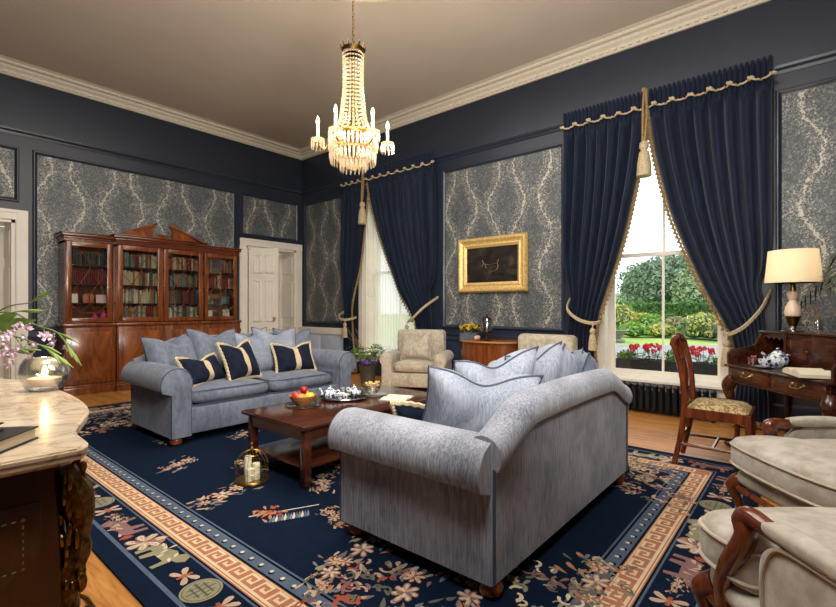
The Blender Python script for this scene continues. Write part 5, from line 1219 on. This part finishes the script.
for k in range(30):
    a = 2 * pi * k / 30; b = B(); beadchain(b, spline([(.19 * cos(a), .19 * sin(a), 2.64), (.185 * cos(a), .185 * sin(a), 2.53), (.12 * cos(a), .12 * sin(a), 2.45), (.04 * cos(a), .04 * sin(a), 2.40)], 14), .022, .0095)
    b.build('bead_strand', 'crystal', t, 0)
def icicle(b, c, L, r=.009): b.lathe([(0, 0), (r * .7, -.008), (r * .45, -.014), (r, -.02), (r * .9, -L * .8), (0, -L)], 4, c)
for ring_, (R_, z, n, L) in enumerate(((.205, 2.645, 38, .12), (.19, 2.54, 32, .12), (.11, 2.46, 18, .10))):
    for k in range(n): a = 2 * pi * (k + .5 * ring_) / n; b = B(); icicle(b, (R_ * cos(a), R_ * sin(a), z), L, .010); b.build('crystal_drop', 'crystal', t, 0)
b = B(); b.lathe([(0, 2.37), (.02, 2.385), (.026, 2.40), (.018, 2.42), (0, 2.43)], 8); b.build('finial', 'crystal', t, 0)
bulbm = emit('candle_bulb_glow', (1, .74, .40, 1), 22)
vw = R(HEAD)
for k in range(6):
    a = R(HEAD - 90 + 10 + 60 * k); rr_ = .295; c, s_ = cos(a), sin(a); zz = 2.605
    b = B(); b.tube(spline([(.19 * c, .19 * s_, 2.655), (.23 * c, .23 * s_, zz - .05), (.275 * c, .275 * s_, zz - .05), (rr_ * c, rr_ * s_, zz)], 14), .007, 6); ar = b.build('arm', 'brass', t)
    b = B(); b.lathe([(.012, zz), (.05, zz + .008), (.058, zz + .02), (.055, zz + .02), (.02, zz + .012)], 18, (rr_ * c, rr_ * s_, 0)); b.build('drip_pan', 'crystal', ar)
    b = B(); b.lathe([(.013, zz + .01), (.013, zz + .135), (.009, zz + .14)], 12, (rr_ * c, rr_ * s_, 0)); b.build('candle_tube', 'wax', ar)
    b = B(); b.lathe([(.007, zz + .14), (.014, zz + .158), (.014, zz + .17), (.006, zz + .20), (.0, zz + .212)], 12, (rr_ * c, rr_ * s_, 0)); b.build('bulb', bulbm, ar)
    b = B()
    for j in range(11): q = 2 * pi * j / 11; icicle(b, (rr_ * c + .054 * cos(q), rr_ * s_ + .054 * sin(q), zz + .012), .085, .008)
    b.build('crystal_fringe', 'crystal', ar, 0)
    l = bpy.data.lights.new('chandelier_light', 'POINT'); l.energy = 7; l.color = (1, .76, .48); l.shadow_soft_size = .03
    o = bpy.data.objects.new('chandelier_light', l); COL.objects.link(o); o.location = (CX + (rr_ + .0) * c, CY + rr_ * s_, zz + .235)

# ------------------------------------------------------------------ painting, cabinet and flowers at the window wall
t = thing('framed_painting', 'dark oil painting in a heavy gilt frame on the damask wall', 'painting', (X1 - .02, 3.54, 1.83), -90)
w2, h2 = .575, .405; b = B(); prof = [(0, 0), (0, -.03), (.02, -.055), (.045, -.06), (.06, -.045), (.085, -.03), (.1, -.03), (.115, -.04), (.135, -.03), (.15, -.018), (.15, 0)]
n = len(prof); cs = [(-w2, -h2, 1, 1), (w2, -h2, -1, 1), (w2, h2, -1, -1), (-w2, h2, 1, -1)]
for i in range(4):
    p, q = cs[i], cs[(i + 1) % 4]; vs = [(p[0] + p[2] * d, y, p[1] + p[3] * d) for d, y in prof] + [(q[0] + q[2] * d, y, q[1] + q[3] * d) for d, y in prof]; b.add(vs, [(k, k + 1, n + k + 1, n + k) for k in range(n - 1)])
for i in range(44):
    for sz in (-1, 1): b.ball((-w2 + .03 + (2 * w2 - .06) * i / 43, -.058, sz * (h2 - .03)), (.012, .008, .01), 6, 4)
for i in range(30):
    for sx in (-1, 1): b.ball((sx * (w2 - .03), -.058, -h2 + .03 + (2 * h2 - .06) * i / 29), (.01, .008, .012), 6, 4)
b.build('gilt_frame', 'gold', t)
b = B(); m = .11
for (xa, xb, za, zb) in ((-w2 + m, w2 - m, -h2 + m, -h2 + m + .035), (-w2 + m, w2 - m, h2 - m - .035, h2 - m), (-w2 + m, -w2 + m + .035, -h2 + m, h2 - m), (w2 - m - .035, w2 - m, -h2 + m, h2 - m)): b.span(xa, xb, -.026, -.01, za, zb, .004)
b.build('slip', P('pale_gilt_slip', C(240, 214, 150), C(226, 196, 126), .4, .4), t)
h = NT('dark_oil_paint'); f = h.noise(h.obj((3, 3, 5)), 1.6, 5, .6, .8); h.set(Base_Color=h.ramp(f, (.35, C(28, 25, 24)), (.55, C(46, 40, 36)), (.75, C(84, 72, 58))), Roughness=.3)
ca = B().span(-w2 + .13, w2 - .13, -.012, -.004, -h2 + .13, h2 - .13).build('canvas', h.m, t, 0)
b = B()
for pts, r in (([(-.15, -.0, .07), (-.13, 0, .02), (-.05, 0, .0), (.05, 0, .005), (.1, 0, .02), (.12, 0, .07)], .009), ([(.1, 0, .02), (.11, 0, -.04), (.07, 0, -.09), (-.0, 0, -.11)], .012), ([(-.13, 0, .02), (-.16, 0, -.02)], .007), ([(-.1, 0, .01), (-.09, 0, -.05)], .006)):
    b.tube([(x, -.016, z) for x, y, z in spline(pts, 14)], r * 1.2, 5, flat=.3)
b.build('pale_brushwork', P('pale_oil_paint', C(190, 172, 146), C(140, 118, 96), .4, scale=(14, 14, 14)), ca)

t = thing('bow_front_cabinet', 'bow-fronted wooden side cabinet below the gilt framed painting', 'cabinet', (X1 - .03, 3.48, .002), -90)
def bow(off, n=24): return [(-.49 - off, 0), (-.49 - off, -.06)] + [((.49 + off) * -cos(pi * k / n), -.06 - (.36 + off) * sin(pi * k / n) ** .8) for k in range(1, n)] + [(.49 + off, -.06), (.49 + off, 0)]
b = B(); b.prism(bow(-.02), .1, .72); b.build('carcase', 'burl', t, 30)
b = B(); b.prism(bow(.015), .72, .745); b.build('top', wood('cabinet_top', C(206, 150, 88), C(178, 118, 62), C(140, 84, 42), (2, 14, 14)), t, 30)
for x in (-.42, -.25, .25, .42): b = B(); y = -.06 - .32 * max(0, 1 - (x / .49) ** 2) ** .4; b.lathe([(.018, 0), (.026, .06), (.03, .1)], 10, (x, y * .9, 0)); b.build('foot', 'darkw', t)
for x0, x1 in ((-.4, -.02), (.02, .4)):
    b = B(); b.grid(10, 2, lambda u, v: (lerp(x0, x1, u), -.062 - .345 * max(0, 1 - (lerp(x0, x1, u) / .475) ** 2) ** .4, lerp(.14, .69, v))); d = b.build('door', 'mahog', t, 60)
    b = B(); b.ball((x1 - .03 if x0 < 0 else x0 + .03, -.415, .42), .011, 8, 6); b.build('knob', 'brass', d)
KZ = .002 + .7465
q = at(468, 336, KZ); q = (5.55, 3.74); t = thing('flower_trough', 'grey metal trough of yellow flowers on the bow-fronted cabinet', 'flowers', (q[0], q[1], KZ), -78)
B().prism([(-.13, -.05), (.13, -.05), (.13, .05), (-.13, .05)], 0, .1).build('trough', 'zinc', t, 0)
def flowers(t, spread, z0, hgt, n, petal_mat, leafn=30, size=.025, seed=1, leafl=.12, leaf='leaf'):
    r_ = random.Random(seed); st, fl, lv = B(), B(), B()
    for k in range(n):
        a, q = r_.uniform(0, 6.28), r_.random() ** .6; p = Vector((spread[0] * q * cos(a), spread[1] * q * sin(a), z0 + hgt * r_.uniform(.55, 1) * (1 - .35 * q)))
        st.tube([(p.x * .4, p.y * .4, z0), tuple(p)], .0022, 4)
        for j in range(7):
            v = Vector((r_.gauss(0, 1), r_.gauss(0, 1), r_.gauss(.3, .8))).normalized(); w_ = v.orthogonal().normalized() * size * .5; fl.add([p, p + v * size * .6 + w_, p + v * size * 1.2, p + v * size * .6 - w_], [(0, 1, 2, 3)])
        fl.ball(tuple(p), size * .55, 6, 5)
    for k in range(leafn):
        a = r_.uniform(0, 6.28); q = r_.random() ** .5; p = Vector((spread[0] * q * cos(a) * .6, spread[1] * q * sin(a) * .6, z0 + hgt * r_.uniform(0, .6))); v = Vector((cos(a), sin(a), r_.uniform(-.1, .9))).normalized() * leafl * r_.uniform(.5, 1.2); sd = v.cross(Vector((0, 0, 1))).normalized() * leafl * .16
        lv.add([p, p + v * .5 + sd + Vector((0, 0, .01)), p + v + Vector((0, 0, -.02)), p + v * .5 - sd + Vector((0, 0, .01))], [(0, 1, 2, 3)])
    st.build('stems', 'stem', t); fl.build('blooms', petal_mat, t, 180, recalc=False); lv.build('leaves', leaf, t, 0, recalc=False)
flowers(t, (.16, .09), .09, .15, 34, 'yellow', 60, .022, 3, .12, 'leafd')
t = thing('glass_cloche', 'glass cloche with a dark finial on a pedestal stand on the cabinet', 'cloche', (5.50, 3.42, KZ))
B().lathe([(.05, 0), (.055, .006), (.012, .02), (.01, .11), (.02, .12), (.1, .125), (.1, .132), (0, .132)], 24).build('stand', 'darkbrass', t)
b = B(); b.lathe([(.092, .133), (.094, .25), (.08, .3), (.0, .32), (.0, .317), (.078, .297), (.09, .25), (.089, .133)], 28); d = b.build('dome', 'bowlglass', t)
b = B(); b.lathe([(.085, .285), (.07, .31), (.02, .328), (.01, .34), (.018, .352), (.012, .366), (0, .37)], 20); b.build('cap', 'darkbrass', d)
t = thing('shell_ornament', 'small pinkish shell ornament beside the cloche on the cabinet', 'ornament', (5.46, 3.56, KZ + .0)); b = B(); b.ball((0, 0, .035), (.05, .035, .035), 12, 8)
for k in range(5): b.ball((-.03 + .015 * k, -.02, .04), (.012, .018, .03), 8, 6)
b.build('shell', P('shell', C(222, 186, 166), C(196, 150, 130), .4), t)

# planter by the far window
t = thing('planter', 'grey planter with purple flowers and ferns beside the far armchair', 'plant', (4.93, 5.19, .001))
B().lathe([(.09, 0), (.095, .004), (.13, .30), (.138, .31), (.138, .33), (.122, .33), (.118, .29), (0, .28)], 28).build('pot', 'pot', t); B().lathe([(.0, .285), (.119, .285)], 20).build('soil', 'soil', t)
flowers(t, (.2, .2), .28, .18, 44, 'lilac', 0, .038, 9)
r7 = random.Random(17); lv = B()
for k in range(34):
    a = r7.uniform(0, 6.28); L = r7.uniform(.3, .58); pts = spline([(0, 0, .28), (L * .35 * cos(a), L * .35 * sin(a), .28 + r7.uniform(.16, .32)), (L * .75 * cos(a), L * .75 * sin(a), .36 + r7.uniform(.1, .26)), (L * cos(a), L * sin(a), .30 + r7.uniform(0, .22))], 14)
    for i in range(2, 14):
        p = Vector(pts[i]); dr = (Vector(pts[min(i + 1, 13)]) - Vector(pts[i - 1])).normalized(); sd = dr.cross(Vector((0, 0, 1))).normalized()
        for sg in (-1, 1): l_ = .085 * (1 - i / 16); tip = p + (sd * sg + dr * .5) * l_; lv.add([p, p.lerp(tip, .5) + dr * .012, tip, p.lerp(tip, .5) - dr * .012], [(0, 1, 2, 3)])
lv.build('fern_fronds', 'leaf', t, 0, recalc=False)
b = B()
for k in range(7): a = R(125) + r7.uniform(-.6, .6); L = r7.uniform(.2, .4); b.tube(spline([(0, 0, .28), (L * .4 * cos(a), L * .4 * sin(a), .6), (L * cos(a), L * sin(a), r7.uniform(.7, .95))], 8), .0025, 4)
b.build('bare_twigs', 'fringe', t)

# ------------------------------------------------------------------ radiator and window box
t = thing('radiator', 'black column radiator under the garden window', 'radiator', (X1 - .12, 1.35, .002))
n = 17
for k in range(n):
    y = -.56 + 1.12 * k / (n - 1); b = B()
    for dx in (-.045, 0, .045): b.tube([(dx, y, .06), (dx, y, .31)], .019, 8)
    for z in (.065, .305): b.ball((0, y, z), (.075, .031, .03), 12, 8)
    b.build('column', 'iron', t)
b = B()
for y in (-.56, .56): b.tube([(-.04, y, .06), (-.045, y, .0)], .016, 6); b.tube([(.04, y, .06), (.045, y, .0)], .016, 6)
b.build('foot', 'iron', t)
xb = X1 + .52
t = thing('window_box', 'long dark window box outside the garden window', 'window box', (xb, 1.33, .40))
B().prism([(-.09, 0), (.09, 0), (.11, .15), (.095, .15), (.08, .02), (-.08, .02), (-.095, .15), (-.11, .15)], -.62, .62, 'y').prism([(-.1, .0), (.1, .0), (.11, .15), (-.11, .15)], -.63, -.615, 'y').prism([(-.1, .0), (.1, .0), (.11, .15), (-.11, .15)], .615, .63, 'y').build('trough', 'iron', t, 0)
B().span(-.09, .09, -.61, .61, .1, .13).build('soil', 'soil', t, 0)
for k, (y, pm, lab, n) in enumerate(((1.70, 'red', 'red geranium at the left end of the window box, left plant', 7), (1.52, 'red', 'red geranium just left of the central glazing bar', 9), (.99, 'red', 'red geranium at the right of the window box, behind the side chair', 10))):
    t = thing('geranium', lab, 'flower', (xb, y, .53), 0, 'window box plants'); r_ = random.Random(k)
    fl, st, lv = B(), B(), B()
    for j in range(n):
        p = Vector((r_.uniform(-.08, .08), r_.uniform(-.12, .12), r_.uniform(.12, .2))); st.tube([(p.x * .4, p.y * .4, 0), tuple(p)], .003, 4)
        for q in range(16): v = Vector((r_.gauss(0, 1), r_.gauss(0, 1), r_.gauss(.2, .8))).normalized() * .028; fl.ball(tuple(p + v), .012, 5, 4)
    for j in range(46):
        a = r_.uniform(0, 6.28); p = Vector((r_.uniform(.02, .1) * cos(a), r_.uniform(.02, .14) * sin(a), r_.uniform(.0, .11))); lv.lathe([(0, 0), (.028, .008)], 7, tuple(p), M=None)
    st.build('stems', 'stem', t); fl.build('blooms', pm, t); lv.build('leaves', 'leaf', t, 0)
def tuft(t, h_, r, n, mat, seed, L=.08, w_=.2):
    r_ = random.Random(seed); lv = B()
    for k in range(n):
        a = r_.uniform(0, 6.28); q = r_.random() ** .5; p = Vector((r * q * cos(a), r * q * sin(a), h_ * r_.random() * (1 - .4 * q))); v = Vector((r_.gauss(0, .7), r_.gauss(0, .7), r_.uniform(.1, 1))).normalized() * L; sd = v.cross(Vector((r_.gauss(0, 1), r_.gauss(0, 1), r_.gauss(0, 1)))).normalized() * L * w_
        lv.add([p, p + v * .5 + sd, p + v, p + v * .5 - sd], [(0, 1, 2, 3)])
    return lv.build('foliage', mat, t, 0, recalc=False)
for k, (y, lab, m, h_, r) in enumerate(((1.29, 'bushy green plant right of the central glazing bar in the window box', 'leaf', .18, .10), (1.84, 'yellow-green trailing plant at the left end of the window box', 'leaf', .12, .09), (.80, 'yellow-green plant at the right end of the window box', 'leaf', .1, .09))):
    t = thing('window_box_plant', lab, 'plant', (xb, y, .53), 0, 'window box plants'); tuft(t, h_, r, 260, m, k, .05, .25)

# ------------------------------------------------------------------ garden beyond the glass
GZ = -.45
lawn = P('lawn', C(150, 176, 84), C(112, 144, 58), .9, scale=(1.2, 1.2, 1.2), detail=6); road = P('tarmac', C(140, 143, 148), C(122, 125, 130), .9, scale=(3, 3, 3))
o = B().span(X1 + .4, 140, -60, 90, GZ - .3, GZ).build('lawn', lawn, None, 0); o['kind'] = 'structure'
def strip(name, f0, f1, z, mat):
    (xa, ya), (xb_, yb), (xc, yc), (xd, yd) = rf(-6, f0), rf(26, f0 - 1.5), rf(40, f1 - 2.5), rf(-6, f1 + 1)
    o = B().prism([(xa, ya), (xb_, yb), (xc, yc), (xd, yd)], GZ, z).build(name, mat, None, 0); o['kind'] = 'structure'; return o
strip('road', 13.2, 21.0, GZ + .012, road)
def leafcloud(b, c, r, n, L, seed, w_=.45):
    g = np.random.default_rng(seed); v = g.normal(size=(n, 3)); v /= np.linalg.norm(v, axis=1)[:, None]; v[:, 2] = np.where(v[:, 2] < -.5, -v[:, 2], v[:, 2])
    q = g.uniform(.72, 1.02, n)[:, None]; p = np.array(c) + v * q * np.array(r); d1 = g.normal(size=(n, 3)); d1 /= np.linalg.norm(d1, axis=1)[:, None]; d2 = np.cross(d1, g.normal(size=(n, 3))); d2 /= np.linalg.norm(d2, axis=1)[:, None]
    L = L * g.uniform(.6, 1.3, n)[:, None]
    for a, e, f in zip(p, d1 * L, d2 * L * w_): b.add([a - e, a + f, a + e, a - f], [(0, 1, 2, 3)])
def bush(kind, label, cat, r, f, rad, h_, mat, n, L, seed, group, lumps=5, trunk=None, ground=GZ):
    x, y = rf(r, f); t = thing(kind, label, cat, (x, y, ground), 0, group); r_ = random.Random(seed); b = B(); z0 = trunk or 0
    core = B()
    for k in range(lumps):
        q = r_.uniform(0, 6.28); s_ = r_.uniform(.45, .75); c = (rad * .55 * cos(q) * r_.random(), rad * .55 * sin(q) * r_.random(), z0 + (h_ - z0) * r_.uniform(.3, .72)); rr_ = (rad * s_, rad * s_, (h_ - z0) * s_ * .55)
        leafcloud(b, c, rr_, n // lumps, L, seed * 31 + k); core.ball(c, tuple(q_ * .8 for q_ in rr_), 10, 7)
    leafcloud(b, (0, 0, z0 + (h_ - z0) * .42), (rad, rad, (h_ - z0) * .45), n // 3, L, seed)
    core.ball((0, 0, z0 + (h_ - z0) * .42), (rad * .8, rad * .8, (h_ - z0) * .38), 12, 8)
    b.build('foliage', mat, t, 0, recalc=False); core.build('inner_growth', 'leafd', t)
    if trunk is not None: B().tube([(0, 0, -.1), (.1, 0, z0), (0, .1, z0 + (h_ - z0) * .5)], [rad * .09, rad * .07, rad * .03], 8).build('trunk', 'bark', t)
    return t
gl = {k: P('garden_' + k, a, c_, .8, scale=(2, 2, 2), lo=.3, hi=.7) for k, a, c_ in (('tree', C(136, 158, 130), C(96, 120, 94)), ('yellow', C(190, 188, 98), C(146, 158, 74)), ('lime', C(146, 184, 80), C(104, 148, 56)), ('hedge', C(92, 132, 62), C(62, 98, 46)), ('rust', C(176, 160, 120), C(130, 130, 84)), ('pale', C(158, 176, 132), C(122, 146, 100)))}
def pr(u, f): return (u - 418) / 465 * f
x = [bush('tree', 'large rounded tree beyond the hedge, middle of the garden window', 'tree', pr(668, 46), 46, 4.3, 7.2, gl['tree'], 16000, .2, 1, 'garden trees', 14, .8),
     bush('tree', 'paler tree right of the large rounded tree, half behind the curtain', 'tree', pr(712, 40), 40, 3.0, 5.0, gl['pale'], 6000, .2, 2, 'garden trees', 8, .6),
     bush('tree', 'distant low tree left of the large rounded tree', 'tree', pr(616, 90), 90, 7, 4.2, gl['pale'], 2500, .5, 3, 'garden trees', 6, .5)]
# long clipped hedge
t = thing('hedge', 'long clipped hedge across the far side of the lawn', 'hedge', (*rf(pr(680, 34), 34), GZ), 40.3 + 90 - 4); b = B(); g = np.random.default_rng(4)
for k in range(9000):
    u_, a = g.uniform(-11, 16), g.random(); p = (u_, .8, g.uniform(0, 1.9)) if a < .7 else (u_, g.uniform(-.8, .8), 1.9 + g.uniform(-.06, .1)); d1 = g.normal(size=3) * .11; d2 = g.normal(size=3) * .07
    b.add([Vector(p) - Vector(d1), Vector(p) + Vector(d2), Vector(p) + Vector(d1), Vector(p) - Vector(d2)], [(0, 1, 2, 3)])
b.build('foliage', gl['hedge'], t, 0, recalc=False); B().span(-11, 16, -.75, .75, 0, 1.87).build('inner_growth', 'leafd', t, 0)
for k, (u, f, rad, h_, m, lab) in enumerate(((621, 29, 1.25, 1.75, 'yellow', 'golden yellow shrub at the left of the garden border'), (640, 29.5, .9, 1.5, 'yellow', 'smaller golden shrub beside the leftmost one'), (652, 28, .9, 1.45, 'lime', 'lime green shrub left of the central glazing bar'), (634, 26, .8, .9, 'lime', 'low green mound in front of the golden shrubs'), (660, 26, .9, .8, 'yellow', 'low yellow-green mound in the middle of the border'),
    (678, 27, 1.0, 1.2, 'rust', 'low bronze shrub right of the central glazing bar'), (696, 25, 1.0, 1.1, 'pale', 'pale leafy shrub beside the right curtain'), (712, 24, 1.2, 1.3, 'yellow', 'yellow flowering shrub against the right curtain'), (668, 29, .8, 1.3, 'hedge', 'dark green shrub in front of the hedge'), (728, 23, 1.1, 1.2, 'rust', 'bronze shrub at the right end of the border'))):
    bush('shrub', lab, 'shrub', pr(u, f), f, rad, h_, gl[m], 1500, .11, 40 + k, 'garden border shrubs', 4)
t = thing('stone_trough', 'weathered stone trough on the lawn at the left of the garden window', 'planter', (*rf(pr(614, 22.5), 22.5), GZ), 30); B().lathe([(.45, 0), (.5, .1), (.3, .2), (.55, .5), (.7, .6), (.66, .62), (.5, .52), (0, .5)], 12, sx=1.3).build('bowl', P('weathered_stone', C(150, 148, 142), C(112, 112, 106), .9, scale=(9, 9, 9)), t)
tuft(t, .3, .5, 200, 'leaf', 77, .12, .3).location = (0, 0, .5)

t = thing('glare_panel', 'added plain white panel standing in for the glare at the far window', 'glare panel', (X1 + .15, 5.57, .4)); h = NT('glare_white'); d_ = h.n('ShaderNodeBsdfTranslucent'); d_.inputs[0].default_value = C(250, 248, 240); e_ = h.n('ShaderNodeBsdfTransparent'); f_ = h.n('ShaderNodeBsdfDiffuse'); f_.inputs[0].default_value = C(250, 248, 240); m1 = h.n('ShaderNodeMixShader'); m1.inputs[0].default_value = .5; m2 = h.n('ShaderNodeMixShader'); m2.inputs[0].default_value = .8
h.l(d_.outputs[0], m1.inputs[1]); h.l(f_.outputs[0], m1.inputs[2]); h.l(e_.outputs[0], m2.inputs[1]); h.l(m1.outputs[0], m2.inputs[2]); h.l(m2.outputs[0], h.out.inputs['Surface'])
B().grid(90, 2, lambda u, v: (.012 * sin(u * 110), -.59 + 1.18 * u, 2.88 * v)).build('glare_voile', h.m, t, 180, recalc=False)  # translucent white sheet and its rod are added to give overexposed window glare
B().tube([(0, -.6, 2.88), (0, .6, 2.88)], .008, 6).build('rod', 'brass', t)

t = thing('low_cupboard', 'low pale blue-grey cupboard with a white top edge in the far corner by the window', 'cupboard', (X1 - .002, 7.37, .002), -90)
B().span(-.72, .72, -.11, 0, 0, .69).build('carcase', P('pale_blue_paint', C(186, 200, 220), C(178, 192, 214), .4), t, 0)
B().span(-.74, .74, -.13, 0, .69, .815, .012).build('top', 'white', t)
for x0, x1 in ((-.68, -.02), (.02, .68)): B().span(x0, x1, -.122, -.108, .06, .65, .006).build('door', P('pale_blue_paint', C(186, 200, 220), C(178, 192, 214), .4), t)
